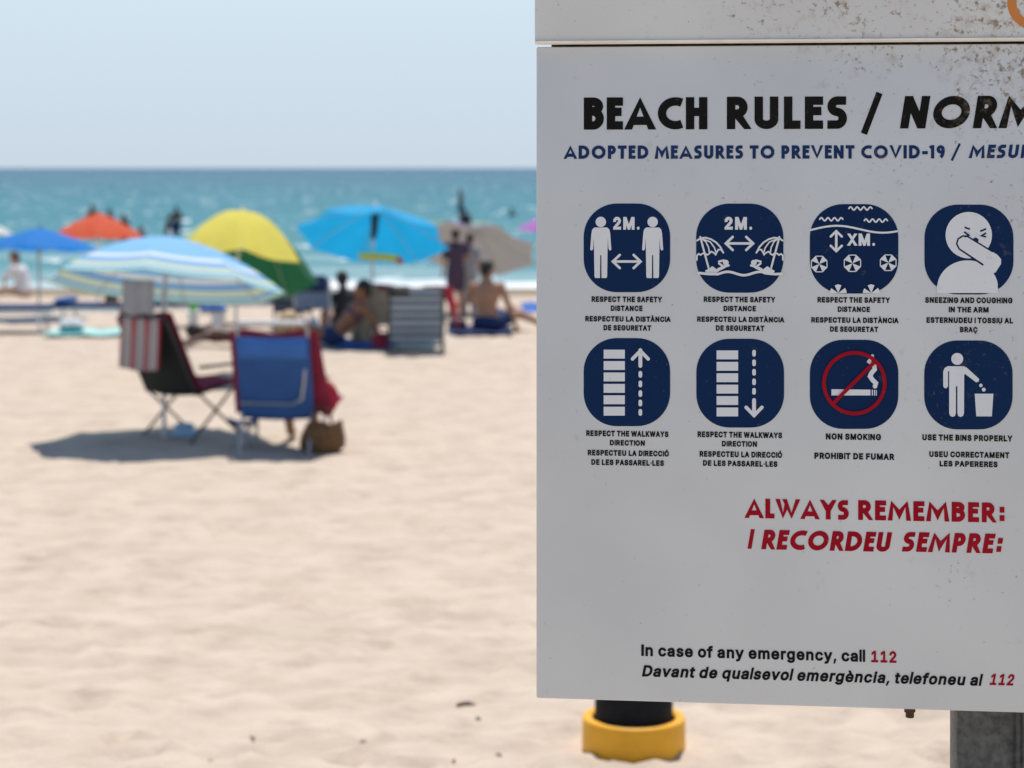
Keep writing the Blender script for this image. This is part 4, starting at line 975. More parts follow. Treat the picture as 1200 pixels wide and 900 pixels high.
# 2: two parasols with bathers
pg, T_ = pic(1, 0); s = Sym(T_)
s.t('2M.', 840, 984, 152, 218)
darrow(s, 842, 994, 290)
def parasol_sym(s, m):
    X = lambda x: x if m > 0 else 1840 - x
    q = lambda pts: [(X(a), b) for a, b in pts]
    s.l(q([(714, 256), (760, 428)]), 10)
    s.l(q([(697, 275), (716, 262), (742, 260), (770, 268), (797, 285), (818, 308), (834, 338)]), 9)
    s.l(q([(834, 338), (822, 322), (808, 322), (800, 336), (794, 348), (784, 338), (770, 332), (760, 344), (750, 350), (740, 342), (726, 342), (716, 350), (706, 344), (697, 352), (696, 376)]), 8)
    s.l(q([(716, 262), (742, 280), (757, 310), (762, 342)]), 7)
    s.l(q([(716, 262), (766, 282), (788, 312), (797, 340)]), 7)
    s.c(X(847), 390, 15)
    s.l(q([(812, 384), (836, 378)]), 11)
    s.l(q([(862, 404), (836, 412), (812, 394)]), 11)
    s.l(q([(838, 412), (812, 424), (796, 436)]), 16)
    s.p(q([(738, 432), (760, 420), (776, 408), (792, 418), (806, 434), (790, 444), (745, 444)]))
parasol_sym(s, 1); parasol_sym(s, -1)
wv = [(703 + k * 14.5, 446 + 9 * sin((k - 2) / 30 * 5.2 * pi) * (1 if 6 < k < 24 else .35)) for k in range(31)]
s.l(wv, 13)
s.build('symbol', M['white_ink'], pg)
# 3: sea, X metres, parasols from above
pg, T_ = pic(2, 0); s = Sym(T_)
def squiggle(s, x0, x1, y):
    s.l([(x0 + (x1 - x0) * k / 36, y - 8 * sin(k / 36 * 7 * pi)) for k in range(37)], 8)
squiggle(s, 288, 408, 108); squiggle(s, 136, 256, 164); squiggle(s, 368, 488, 171)
s.l([(86 + 456 * k / 40, 216 - 18 * sin((k / 40) * 1.9 * pi - .25) ) for k in range(41)], 10, rnd=False)
s.l([(222, 232), (222, 322)], 13, rnd=False)
s.l([(193, 254), (222, 226), (251, 254)], 12)
s.l([(193, 302), (222, 330), (251, 302)], 12)
s.t('XM.', 277, 424, 238, 302)
def top_parasol(s, cx, cy, r, half=False):
    for k in range(8):
        a = 22.5 + 45 * k
        p0 = (cx + r * cos(R(a)), cy + r * sin(R(a)))
        p1 = (cx + r * cos(R(a + 45)), cy + r * sin(R(a + 45)))
        if half and min(p0[1], p1[1]) < cy - r * 2: continue
        if half and (p0[1] > cy + 1 or p1[1] > cy + 1): continue
        if k % 2 == 0: s.p([(cx, cy), p0, p1])
        s.l([p0, p1], 5, rnd=False)
top_parasol(s, 133, 397, 44); top_parasol(s, 306, 393, 46); top_parasol(s, 492, 390, 44)
for cx in (232, 404):
    for (a, b) in ((180, 215), (245, 292), (322, 360)):
        s.p([(cx, 548 if a != 245 else 548), (cx + 44 * cos(R(a)), 548 + 44 * sin(R(a))), (cx + 44 * cos(R((a + b) / 2)), 548 + 46 * sin(R((a + b) / 2))), (cx + 44 * cos(R(b)), 548 + 44 * sin(R(b)))])
s.build('symbol', M['white_ink'], pg)
# 4: sneezing into the arm
pg, T_ = pic(3, 0); s = Sym(T_)
s.p([(746, 548)] + [(746, 510)] + [(906 - 158 * cos(R(a)), 520 - 142 * sin(R(a))) for a in range(6, 175, 6)] + [(1062, 512), (1066, 548)])
s.c(912, 247, 121)
arm = [(884, 252), (904, 252), (1062, 350), (1080, 372), (1080, 396), (1052, 440), (985, 470), (985, 400), (860, 318), (848, 292), (856, 266)]
s.l([(986, 402), (862, 318), (849, 292), (857, 266), (882, 251), (906, 254), (1010, 318)], 9, mi=1)
s.p(arm)
s.l([(986, 400), (862, 318), (849, 292), (857, 266), (882, 251), (906, 254), (1034, 332)], 8, mi=1)
s.l([(890, 206), (918, 216)], 9, mi=1, rnd=False); s.l([(1002, 214), (972, 227)], 9, mi=1, rnd=False)
s.l([(888, 230), (912, 247), (890, 256)], 9, mi=1, rnd=False); s.l([(1002, 236), (978, 250), (1002, 256)], 9, mi=1, rnd=False)
s.p([(932, 268), (948, 258), (964, 270), (960, 284)], mi=1)
s.build('symbol', [M['white_ink'], M['navy_ink']], pg)
# 5, 6: walkway up and down
pg, T_ = pic(0, 1); s = Sym(T_)
for k in range(6): s.p([(211, 110 + k * 59.4), (321, 110 + k * 59.4), (321, 156 + k * 59.4), (211, 156 + k * 59.4)])
s.l([(402, 112), (402, 194)], 20); s.l([(361, 158), (402, 116), (443, 158)], 18)
for y in (238, 288, 338, 387, 436): s.l([(402, y - 8), (402, y + 8)], 19)
s.build('symbol', M['white_ink'], pg)
pg, T_ = pic(1, 1); s = Sym(T_)
for k in range(6): s.p([(799, 114 + k * 59.4), (911, 114 + k * 59.4), (911, 160 + k * 59.4), (799, 160 + k * 59.4)])
s.l([(994, 372), (994, 452)], 20); s.l([(953, 410), (994, 452), (1035, 410)], 18)
for y in (128, 178, 227, 277, 326): s.l([(994, y - 8), (994, y + 8)], 19)
s.build('symbol', M['white_ink'], pg)
# 7: no smoking
pg, T_ = pic(2, 1); s = Sym(T_)
s.p([(197, 316), (400, 318), (400, 348), (197, 348)])
s.p([(407, 318), (413, 318), (413, 348), (407, 348)])
s.p([(419, 319), (425, 319), (425, 349), (419, 349)]); s.p([(429, 320), (433, 320), (433, 349), (429, 349)])
s.l([(424, 300), (428, 284), (410, 266), (398, 248), (406, 230), (422, 212), (420, 196)], 24)
s.l([(408, 186), (392, 172), (402, 158), (410, 142)], 17)
s.build('symbol', M['white_ink'], pg)
s2 = Sym(T_); s2.k = 60
s2.l([(316 + 158 * cos(2 * pi * k / 56), 283 + 158 * sin(2 * pi * k / 56)) for k in range(56)], 19, closed=True, rnd=False)
s2.l([(208, 386), (424, 170)], 19, rnd=False)
s2.build('prohibition_ring', M['red_ink'], pg)
# 8: use the bins
pg, T_ = pic(3, 1); s = Sym(T_)
s.c(852, 158, 31)
s.p([(848, 196), (848, 300), (845, 300), (845, 440), (840, 455), (827, 460), (815, 454), (810, 440), (810, 222), (804, 222), (804, 300), (797, 310), (786, 310), (779, 300), (779, 224), (786, 206), (802, 196)])
s.p([(848, 196), (886, 196), (902, 204), (966, 262), (964, 276), (950, 280), (893, 236), (888, 240), (887, 440), (882, 455), (869, 460), (857, 455), (853, 440), (853, 300), (848, 300)])
s.c(975, 296, 9); s.c(990, 318, 10)
s.p([(943, 339), (1040, 339), (1032, 457), (951, 457)])
s.build('symbol', M['white_ink'], pg)
# ---- captions
CAPTIONS = [
    [('RESPECT THE SAFETY', 693.3, 775.9, 347.2, 353.8), ('DISTANCE', 715.8, 752.9, 358, 364.4), ('RESPECTEU LA DIST\u00c0NCIA', 685.9, 786, 370.3, 376.6), ('DE SEGURETAT', 707.2, 763, 380.8, 387.2)],
    [('RESPECT THE SAFETY', 824.7, 908.6, 347.4, 353.9), ('DISTANCE', 847.9, 885.7, 358.3, 364.6), ('RESPECTEU LA DIST\u00c0NCIA', 817, 919.2, 370.8, 377.1), ('DE SEGURETAT', 838.9, 895.6, 381.2, 387.6)],
    [('RESPECT THE SAFETY', 958, 1043, 348, 354.5), ('DISTANCE', 981.7, 1019.3, 359.2, 365.5), ('RESPECTEU LA DIST\u00c0NCIA', 950.7, 1053, 371.6, 378), ('DE SEGURETAT', 972.7, 1029, 382.4, 388.8)],
    [('SNEEZING AND COUGHING', 1084, 1186.5, 348.2, 354.9), ('IN THE ARM', 1111.8, 1158.4, 359.5, 366), ('ESTERNUDEU I TOSSIU AL', 1085.7, 1187, 371.7, 378.3), ('BRA\u00c7', 1125, 1145.5, 383, 389.4)],
    [('RESPECT THE WALKWAYS', 687, 783.3, 504.2, 510.9), ('DIRECTION', 714.7, 755.6, 515.5, 521.9), ('RESPECTEU LA DIRECCI\u00d3', 688.8, 783.8, 527, 533.6), ('DE LES PASSAREL\u00b7LES', 693, 778, 538.1, 544.7)],
    [('RESPECT THE WALKWAYS', 817.5, 916.5, 505.4, 512.2), ('DIRECTION', 846, 887, 516.6, 523.1), ('RESPECTEU LA DIRECCI\u00d3', 819.8, 916.5, 528.4, 535.1), ('DE LES PASSAREL\u00b7LES', 823.8, 911, 539.2, 545.8)],
    [('NON SMOKING', 967.8, 1032.4, 507.7, 515), ('PROHIBIT DE FUMAR', 954.3, 1048, 530.2, 537.6)],
    [('USE THE BINS PROPERLY', 1080.8, 1186.5, 508.8, 515.9), ('USEU CORRECTAMENT', 1089, 1182.7, 528.6, 535.5), ('LES PAPERERES', 1101, 1169, 539.8, 546.5)]]
for cap in CAPTIONS:
    i_ = Ink()
    for ln in cap: plain_text(i_, *ln)
    i_.build('caption', M['black_ink'], sign)

# ================================================================== NEAR GROUND
b = ground(746.5, 896)
b.y += .186
t = thing('beach_bollard', 'short black round post standing in a yellow collar under the rules board', 'bollard', (b.x, b.y, -.01))
m_ = MB()
m_.lathe([(.150, .0), (.187, .0), (.186, .122), (.183, .130), (.178, .133), (.158, .133), (.150, .126), (.150, .03)], n=48)
m_.build('collar', M['yellow_plastic'], t)
m_ = MB()
m_.lathe([(.141, .02), (.141, .22), (.136, .235), (.12, .24)], n=48)
m_.build('post', M['black_rubber'], t)

p = ground(546, 829)
m_ = MB()
rr = random.Random(5)
m_.tube([(-.035, 0, .004), (-.012, .006, .012), (.014, -.002, .014), (.036, .004, .006)], .010, 7, r1=.006)
m_.tube([(-.004, .004, .012), (.010, .016, .02)], .005, 6, r1=.003)
tag(m_.build('driftwood_chip', M['dark_wood'], loc=p), 'small dark driftwood chip lying on the pale sand before the board', 'driftwood')
SPECKS = [(452, 806), (560, 843), (584, 886), (294, 866), (140, 862), (247, 894), (426, 871), (532, 893)]
for k, (px, py) in enumerate(SPECKS):
    q = ground(px, py)
    m_ = MB()
    a = rr.uniform(0, 3)
    m_.tube([(-.012 * cos(a), -.012 * sin(a), .002), (0, .002, .007), (.012 * cos(a), .012 * sin(a), .003)], .006, 6, r1=.003)
    tag(m_.build('wood_crumb', M['dark_wood'], loc=q), 'tiny dark wood crumb on the bare foreground sand', 'wood crumb', 'wood crumbs scattered on the sand')

# ================================================================== PARASOLS
def canopy_mesh(r, h, nseg=8, sub=6, nr=14, scallop=.05, curve=.35):
    m_ = MB()
    band = []
    nk = nseg * sub
    m_.v.append(V((0, 0, h))); band.append(0)
    for i in range(1, nr + 1):
        t = i / nr
        for k in range(nk):
            a = 2 * pi * k / nk
            f = (k % sub) / sub
            sag = sin(pi * f)
            a0 = 2 * pi * (k // sub) / nseg
            e0 = V((cos(a0), sin(a0)))
            e1 = V((cos(a0 + 2 * pi / nseg), sin(a0 + 2 * pi / nseg)))
            e = e0.lerp(e1, f) * (1 - scallop * sag * t)
            z = h * (1 - (t * (1 - curve) + t * t * curve)) - .7 * scallop * r * sag * t
            m_.v.append(V((e.x * r * t, e.y * r * t, z)))
            band.append(t)
    for k in range(nk):
        m_.f.append((0, 1 + k, 1 + (k + 1) % nk)); m_.mi.append(k // sub)
    for i in range(nr - 1):
        for k in range(nk):
            k2 = (k + 1) % nk
            a = 1 + i * nk
            m_.f.append((a + k, a + nk + k, a + nk + k2, a + k2)); m_.mi.append(k // sub)
    return m_, band
def parasol(label, px, d, r, h, tilt, az, zc, mats, pole, curve=.35, spin=.2, sleeve=False, scallop=.05):
    """zc: height of the rim's centre; tilt towards azimuth az"""
    x = (px - 600) / F * d
    z0 = zg(d)
    t = thing('beach_parasol', label, 'parasol', (x, d, z0), 0, 'open parasols on the beach')
    ax = V((sin(tilt) * sin(az), sin(tilt) * cos(az), cos(tilt)))
    rot = V((0, 0, 1)).rotation_difference(ax).to_matrix().to_4x4() @ Matrix.Rotation(spin, 4, 'Z')
    rc = zc - z0
    m_, band = canopy_mesh(r, h, curve=curve, scallop=scallop)
    full = (mats * 8)[:8] if isinstance(mats, list) else [mats] * 8
    c = m_.build('canopy', full, t, angle=180)
    at_ = c.data.attributes.new('band', 'FLOAT', 'POINT')
    at_.data.foreach_set('value', band)
    c.matrix_local = Matrix.Translation((0, 0, rc)) @ rot
    for k in range(8):
        a = 2 * pi * k / 8
        m_ = MB()
        pts = []
        for q in (.03, .25, .5, .75, 1.0):
            zz = h * (1 - (q * (1 - curve) + q * q * curve)) - .012
            pts.append((cos(a) * r * q, sin(a) * r * q, zz))
        m_.tube(pts, .005, 6)
        m_.build('rib', M['steel'], c)
    m_ = MB()
    m_.lathe([(.022, h - .02), (.024, h + .01), (.012, h + .03), (.010, h + .06), (.004, h + .07)], n=12)
    m_.build('finial', pole, c)
    top = V((0, 0, rc)) + ax * (h - .01)
    jt = V((0, 0, rc)) - ax * .05
    base = V((jt.x, jt.y, -.05))
    m_ = MB()
    m_.tube([base, jt, top], .017, 12)
    m_.tube([jt - V((0, 0, .05)), jt + ax * .05], .026, 12)
    m_.build('pole', pole, t)
    if sleeve:
        m_ = MB()
        m_.tube([jt + ax * .02, jt + ax * .12 + V((.01, 0, 0)), top - ax * .10], .03, 10, r1=.055)
        m_.build('sleeve', M['dark_steel'], t)
    return t
TR = .38
SB = (.15, .39, .68)
LB, WH, PG, DG, YG, BL = (.22, .49, .76), (.70, .76, .74), (.44, .68, .60), (.07, .20, .18), (.58, .68, .48), (.17, .38, .66)
striped = stripes('striped_canopy', [(0, LB), (.16, SB), (.20, LB), (.30, SB), (.35, LB), (.46, SB), (.51, LB), (.61, SB), (.65, LB), (.725, WH), (.785, BL), (.86, YG), (.925, BL), (.955, PG), (.985, DG)], transl=.20)
cl = lambda n_, c: mat(n_, c, .8, var=.06, scale=4, transl=TR)
c_blue = cl('canopy_sky_blue', (.010, .39, .72))
c_blue2 = cl('canopy_royal_blue', (.003, .20, .62))
c_yel = cl('canopy_yellow', (.76, .66, .10))
c_grn = cl('canopy_green', (.012, .11, .045))
c_pgn = cl('canopy_pale_green', (.40, .58, .38))
c_org = cl('canopy_orange_red', (.66, .10, .035))
c_wht = cl('canopy_white', (.68, .70, .68))
c_pur = cl('canopy_violet', (.42, .17, .52))
c_gry = mat('canopy_silver_grey', (.44, .43, .41), .8, var=.05, transl=.12)
n_ = c_gry.node_tree
gb = n_.nodes.new('ShaderNodeNewGeometry')
mxb = n_.nodes.new('ShaderNodeMix')
mxb.data_type = 'RGBA'
mxb.inputs[6].default_value = (.24, .16, .48, 1)
mxb.inputs[7].default_value = (.44, .43, .41, 1)
n_.links.new(gb.outputs['Backfacing'], mxb.inputs[0])
n_.links.new(mxb.outputs[2], n_.nodes['Principled BSDF'].inputs['Base Color'])
parasol('blue and white banded parasol with pale green edge standing over the two chairs', 193, 15.5, .95, .40, R(12), R(16), 1.17, striped, M['pole_white'], spin=R(0), curve=.75, scallop=.02)
parasol('bright sky blue parasol tilted seawards above the striped chair back', 437, 24, .95, .40, R(23), R(10), 1.26, c_blue, M['pole_white'], spin=R(12), sleeve=True)
parasol('yellow and dark green parasol tilted low behind the blue and white one', 277, 19.9, .82, .68, R(22), R(6), 1.03, [c_grn, c_grn, c_grn, c_pgn, c_pgn, c_yel, c_yel, c_grn], M['pole_white'], curve=.85, spin=R(11))
parasol('orange red parasol with wide low canopy under four dark heads', 115, 36, .80, .42, R(5), 0, .87, c_org, M['pole_white'])
parasol('royal blue parasol with flat canopy on a pale pole cut by the frame', 46, 28, .84, .29, R(5), .3, .97, c_blue2, M['pole_wood'], spin=R(0))
parasol('white parasol with only its rim in view at the edge of the frame', -34, 36, .74, .30, R(4), 0, .92, c_wht, M['pole_white'])
parasol('violet parasol half hidden by the edge of the rules board', 657, 35, .78, .34, R(5), 0, 1.02, c_pur, M['pole_white'])
parasol('silver grey parasol with violet top seen from beneath near the seated man', 556, 29.6, .98, .30, R(27), R(14), .90, c_gry, M['pole_white'], spin=R(20))

# cloth drying on the near rim of the striped parasol
q = at(162, 328, 14.85)
m_ = MB()
m_.grid(lambda u, v: (q.x + (u - .5) * .235, q.y + .012 * sin(u * 15), q.z - v * .26 + .01 * cos(u * 9) * v), 16, 6)
tag(m_.build('hanging_cloth', M['grey_cloth'], solid=.004, angle=180), 'pale grey cloth hanging from the rim of the blue and white parasol', 'cloth')
# yellow foam noodle under the sky blue parasol
m_ = MB()
a_, b_, c_ = at(421, 300, 23.9), at(446, 301, 23.9), at(466, 303, 23.9)
m_.tube([a_, b_, c_], .045, 12)
nd = m_.build('pool_noodle', M['noodle_yellow'])
tag(nd, 'yellow foam noodle with a red tip tucked under the sky blue parasol', 'pool noodle')
m_ = MB()
m_.tube([c_, at(469, 306, 23.9), at(470, 309, 23.9)], .047, 12, r1=.035)
m_.build('tip', M['noodle_red'], nd)

# ================================================================== CHAIRS
def chair(name, label, loc, rz, w=.56, hs=.28, L=.66, lean=R(18), back=None, seat=None, frame=None, top_bar=.0, cross=False, arms=True, pillow=None, bar=False, arm_mat=None, depth=.44, group='folding chairs on the sand', inset=0.0):
    """faces local +Y"""
    t = thing(name, label, 'chair', loc, rz, group)
    yb = -depth / 2
    dirb = V((0, -sin(lean), cos(lean)))
    nb = V((0, -cos(lean), -sin(lean)))
    O = V((0, yb, hs))
    m_ = MB()
    m_.grid(lambda u, v: O + V(((u - .5) * w, 0, 0)) + dirb * (v * L) + nb * (.035 * sin(pi * u) * (1 - .5 * v)), 10, 12)
    m_.build('backrest', back, t, solid=.008, angle=180)
    m_ = MB()
    m_.grid(lambda u, v: V(((u - .5) * w, yb + v * depth, hs + .06 * v - .04 * sin(pi * u) * sin(pi * min(1, v * 1.1)))), 8, 8)
    m_.build('seat', seat or back, t, solid=.008, angle=180)
    m_ = MB()
    tp = O + dirb * (L + top_bar)
    for k in range(1): pass
    e = w / 2 + .008
    fb = nb * (-.022 if inset else 0)
    e -= inset
    tp, Of = tp + fb, O + fb
    m_.tube([Of + V((-e, 0, 0)), tp + V((-e, 0, -.03)), tp + V((-e + .03, 0, 0)), tp + dirb * .012, tp + V((e - .03, 0, 0)), tp + V((e, 0, -.03)), Of + V((e, 0, 0))], .0125, 10)
    m_.build('back_frame', frame, t)
    m_ = MB()
    m_.tube([V((-e, yb - .01, hs)), V((-e, yb + depth, hs + .06)), V((e, yb + depth, hs + .06)), V((e, yb - .01, hs))], .0115, 10)
    m_.build('seat_frame', frame, t)
    for sgn in (-1, 1):
        m_ = MB()
        if cross: m_.tube([(sgn * e, yb - .06, 0), (sgn * e * .98, depth / 2 - .02, hs + .03)], .011, 8)
        else: m_.tube([(sgn * e, yb + .02, hs + .10), (sgn * e, yb - .13, .0)], .011, 8)
        m_.build('leg', frame, t)
        m_ = MB()
        if cross: m_.tube([(sgn * (e + .016), depth / 2 + .04, 0), (sgn * (e + .016), yb, hs + .02)], .011, 8)
        else: m_.tube([(sgn * e, depth / 2 - .03, hs + .20), (sgn * e, depth / 2 + .02, .0)], .011, 8)
        m_.build('leg', frame, t)
        if arms:
            m_ = MB()
            az = hs + .21
            m_.box((sgn * (e + .02), .02, az), (.05, depth * .98, .022))
            m_.build('armrest', arm_mat or frame, t, bevel=.006)
    if top_bar:
        m_ = MB()
        m_.tube([tp + V((-e + .02, 0, .012)), tp + V((0, -.01, .016)), tp + V((e - .02, 0, .012))], .019, 10)
        m_.build('carry_bar', M['white_plastic'], t)
    if pillow:
        m_ = MB()
        c = O + dirb * (L - .085) + nb * .0
        for v_ in range(1):
            m_.grid(lambda u, v: c + V((cos(2 * pi * v) * 0, 0, 0)) + V(((u - .5) * (w - .04), 0, 0)) + dirb * (.085 * cos(2 * pi * v)) + nb * (.035 * sin(2 * pi * v) * (1 - abs(2 * u - 1) ** 4 * .6) + .012), 10, 14)
        m_.build('pillow', pillow, t, angle=180)
    if bar:
        m_ = MB()
        a0 = O + dirb * .14 + nb * .055
        m_.tube([a0 + V((-e, 0, 0)), a0 + V((e - .13, 0, -.005)), a0 + V((e - .06, 0, .03)), a0 + V((e - .04, 0, .10)) + dirb * .05, a0 + V((e - .03, 0, .18)) + dirb * .08], .010, 8)
        m_.build('support_bar', M['steel'], t)
    return t
# the two chairs under the striped parasol
CC = ground(225, 511)
camp = chair('camp_chair', 'dark fabric camp chair turned aside with a striped towel over its back', CC, R(-36), .52, .36, .68, R(27), M['camp_fabric'], None, M['dark_steel'], cross=True, arm_mat=M['dark_steel'])
def chair_world(loc, rz, p):
    return V(loc) + Matrix.Rotation(rz, 3, 'Z') @ V(p)
def local_sheet(name, label, cat, loc, rz, fn, nu, nv, mats, solid=.006, group=None):
    m_ = MB()
    m_.grid(fn, nu, nv)
    o = m_.build(name, mats, solid=solid, angle=180)
    o.location = loc
    o.rotation_euler = (0, 0, rz)
    return tag(o, label, cat, group)
red_white = stripes('red_white_towel', [(0, (.50, .48, .46)), (.38, (.46, .035, .06)), (.72, (.50, .48, .46)), (.82, (.40, .10, .11)), (.92, (.50, .48, .46))], axis='X', scale=7.0, rough=.95, transl=.2)
tz, ty = .36 + .68 * cos(R(27)), -.22 - .68 * sin(R(27))
def towel_fn(u, v):
    x = -.20 + u * .43
    s_ = v * .62
    if s_ < .22: y, z = ty + .02 + (.22 - s_) * .45, tz + .012 - (.22 - s_) * .9
    else: y, z = ty - .025 - .01 * sin(u * 19) * min(1, (s_ - .22) * 6) - .06 * (s_ - .22), tz + .012 - (s_ - .22)
    return (x, y, z - .02 * sin(u * 3.1) * v)
local_sheet('beach_towel', 'red and white striped towel hung over the back of the camp chair', 'towel', CC, R(-36), towel_fn, 24, 18, red_white, group='towels hung on chairs')
def lining(w, hs, L, lean, depth, off=.03, spill=0.0):
    def fn(u, v):
        x = (u - .5) * w + spill * max(0, (u - .7) / .3) * min(1.0, v * 1.7)
        s_ = v * (L + depth)
        if s_ < L:
            k = L - s_
            return (x, -depth / 2 - sin(lean) * k + off * cos(lean), hs + cos(lean) * k + off * sin(lean) + .012 * sin(u * 9))
        k = s_ - L
        return (x, -depth / 2 + k + off, hs + .06 * k / depth + off + .01 * sin(u * 11 + k * 20))
    return fn
local_sheet('beach_towel', 'burgundy towel spread over the seat of the dark camp chair', 'towel', CC, R(-36), lining(.58, .36, .70, R(27), .42), 14, 20, M['burgundy'], group='towels hung on chairs')

BC = ground(331, 527)
blue_chair = chair('beach_chair', 'low blue beach chair with padded headrest and white frame seen from behind', BC + V((0, .12, 0)), R(-6), .555, .25, .64, R(17), M['blue_fabric'], None, M['steel'], top_bar=.09, inset=.025, pillow=M['blue_pillow'], bar=True)
local_sheet('beach_towel', 'burgundy towel lining the low blue beach chair', 'towel', BC + V((0, .12, 0)), R(-6), lining(.66, .25, .66, R(17), .42, .05, .07), 14, 20, M['burgundy'], group='towels hung on chairs')
# red cloth bunched over its armrest
q = at(383, 466, BC.y - .05)
m_ = MB()
def bunch(u, v):
    a = 2 * pi * u
    k = sin(pi * min(.999, max(.001, v)))
    rr_ = (.075 + .018 * sin(a * 3 + v * 4)) * k ** .6
    return (rr_ * cos(a) * 1.0, rr_ * sin(a) * .7, .13 - .27 * v)
m_.grid(bunch, 24, 14)
o = m_.build('red_cloth', M['red_cloth'], loc=q, angle=180)
tag(o, 'bunched bright red cloth draped at the armrest of the low blue chair', 'cloth')
# straw bag
q = ground(376, 531)
t = thing('straw_bag', 'slumped brown woven straw bag standing in the shade beside the blue chair', 'bag', q + V((0, .06, 0)), R(8))
m_ = MB()
m_.lathe([(.02, .0), (.13, .0), (.175, .05), (.172, .12), (.125, .215), (.112, .215), (.145, .13), (.12, .03), (.02, .02)], n=28, sy=.62)
for v in m_.v:
    k_ = v.z / .235
    v += V((mn.noise(v * 9) * .06 * k_ + .02 * k_, mn.noise(v * 9 + V((3, 3, 3))) * .05 * k_, mn.noise(v * 6) * .07 * k_))
m_.build('body', M['straw'], t)
for sy in (-.075, .075):
    m_ = MB()
    m_.tube([(-.07, sy, .22), (-.06, sy * 1.1, .31), (0, sy * 1.2, .345), (.06, sy * 1.1, .31), (.07, sy, .22)], .009, 8)
    m_.build('handle', M['brown_leather'], t)
# low stool
q = ground(284, 522)
t = thing('folding_stool', 'small blue folding stool beside the low blue chair', 'stool', q + V((0, .05, 0)), R(10))
m_ = MB()
m_.grid(lambda u, v: ((u - .5) * .22, (v - .5) * .2, .19 - .03 * sin(pi * u)), 8, 4)
m_.build('seat', M['blue_fabric'], t, solid=.012, angle=180)
for sx_ in (-1, 1):
    for sy in (-1, 1):
        m_ = MB()
        m_.tube([(sx_ * .11, sy * .1, .19), (sx_ * -.09, sy * .1, 0)], .008, 8)
        m_.build('leg', M['steel'], t)
# sun hat under the camp chair
q = ground(216, 510)
m_ = MB()
m_.lathe([(.001, .012), (.125, .004), (.128, .010), (.085, .022), (.080, .075), (.06, .092), (.001, .097)], n=28)
tag(m_.build('sun_hat', M['pale_blue'], loc=q), 'pale blue sun hat lying on the sand beneath the camp chair', 'hat')

# ---- the group in the middle distance
stripe_chair = stripes('striped_sling', [(0, (.05, .10, .17)), (.30, (.38, .42, .46)), (.5, (.04, .06, .09)), (.68, (.16, .26, .38)), (.84, (.45, .48, .50))], axis='Z', scale=5.5, rough=.85)
dark_stripe = stripes('dark_striped_sling', [(0, (.03, .035, .06)), (.5, (.11, .12, .17))], axis='Z', scale=9, rough=.9)
SCc = ground(487, 411)
chair('beach_chair', 'beach chair with grey and blue striped back and dark pillow', SCc, R(4), .60, .13, .64, R(20), stripe_chair, None, M['dark_steel'], pillow=None, depth=.46)
q = SCc + V((-.17, -.42, .71))
m_ = MB()
m_.box((0, 0, 0), (.28, .10, .12))
tag(m_.build('dark_pillow', M['hair_dark'], loc=q, bevel=.035), 'black cushion on the top of the striped beach chair', 'cushion')
local_sheet('beach_towel', 'red towel hanging from the shoulder of the striped beach chair', 'towel', SCc + V((0, .10, 0)), R(4),
            lambda u, v: (+.06 + u * .34 + .14 * max(0, u - .4) * v, -.50 + .02 * sin(u * 14) + .25 * max(0, u - .8) * v, .77 - .05 * (u - .4) ** 2 - (.05 + .42 * max(0, u - .55) / .45) * v), 20, 10, M['red_cloth'], group='towels hung on chairs')
KC = ground(437, 402)
chair('beach_chair', 'beach chair with khaki back next to the striped chair', KC, R(12), .42, .24, .48, R(14), M['beige_cloth'], None, M['dark_steel'])
local_sheet('beach_towel', 'dark red towel folded over the top of the khaki beach chair', 'towel', KC, R(12),
            lambda u, v: (-.26 + u * .52, -.345 - .02 * sin(u * 12), .73 - .05 * (2 * u - 1) ** 2 - v * (.07 + .2 * max(0, .3 - u))), 16, 6, M['burgundy'], group='towels hung on chairs')
GC = ground(371, 392)
chair('folding_chair', 'grey blue folding chair with wide frame behind the sitting woman', GC, R(-8), .44, .34, .40, R(10), M['greyblue_cloth'], M['navy_cloth'], M['pole_white'])
DC = ground(343, 386)
chair('folding_chair', 'folding chair with dark navy striped back beside the green parasol', DC, R(6), .46, .24, .40, R(16), dark_stripe, None, M['dark_steel'])
# blue mat
def mat_on_sand(name, label, px0, px1, py0, py1, m, group=None):
    a, b = ground((px0 + px1) / 2, py1), ground((px0 + px1) / 2, py0)
    wdt = (px1 - px0) / F * a.y
    m_ = MB()
    c = V((a.x, (a.y + b.y) / 2, 0))
    m_.grid(lambda u, v: (c.x + (u - .5) * wdt, a.y + (b.y - a.y) * v, zg(c.y) + .035 + .010 * sin(u * 14 + v * 3) + .006 * sin(v * 17)), 22, 16)
    return tag(m_.build(name, m, solid=.012, angle=180), label, 'towel', group)
mat_on_sand('beach_towel', 'dark blue towel spread under the sitting woman', 392, 458, 399, 411, M['mid_blue_cloth'], 'towels spread on the sand')
mat_on_sand('beach_towel', 'dark navy towel spread under the seated man', 524, 600, 385, 394, M['navy_cloth'], 'towels spread on the sand')
mat_on_sand('beach_towel', 'pale turquoise towel spread before the sun loungers', 48, 138, 388, 396, M['pale_turquoise'], 'towels spread on the sand')
mat_on_sand('beach_towel', 'mid blue towel on the sand beyond the seated man', 612, 648, 360, 367, M['mid_blue_cloth'], 'towels spread on the sand')
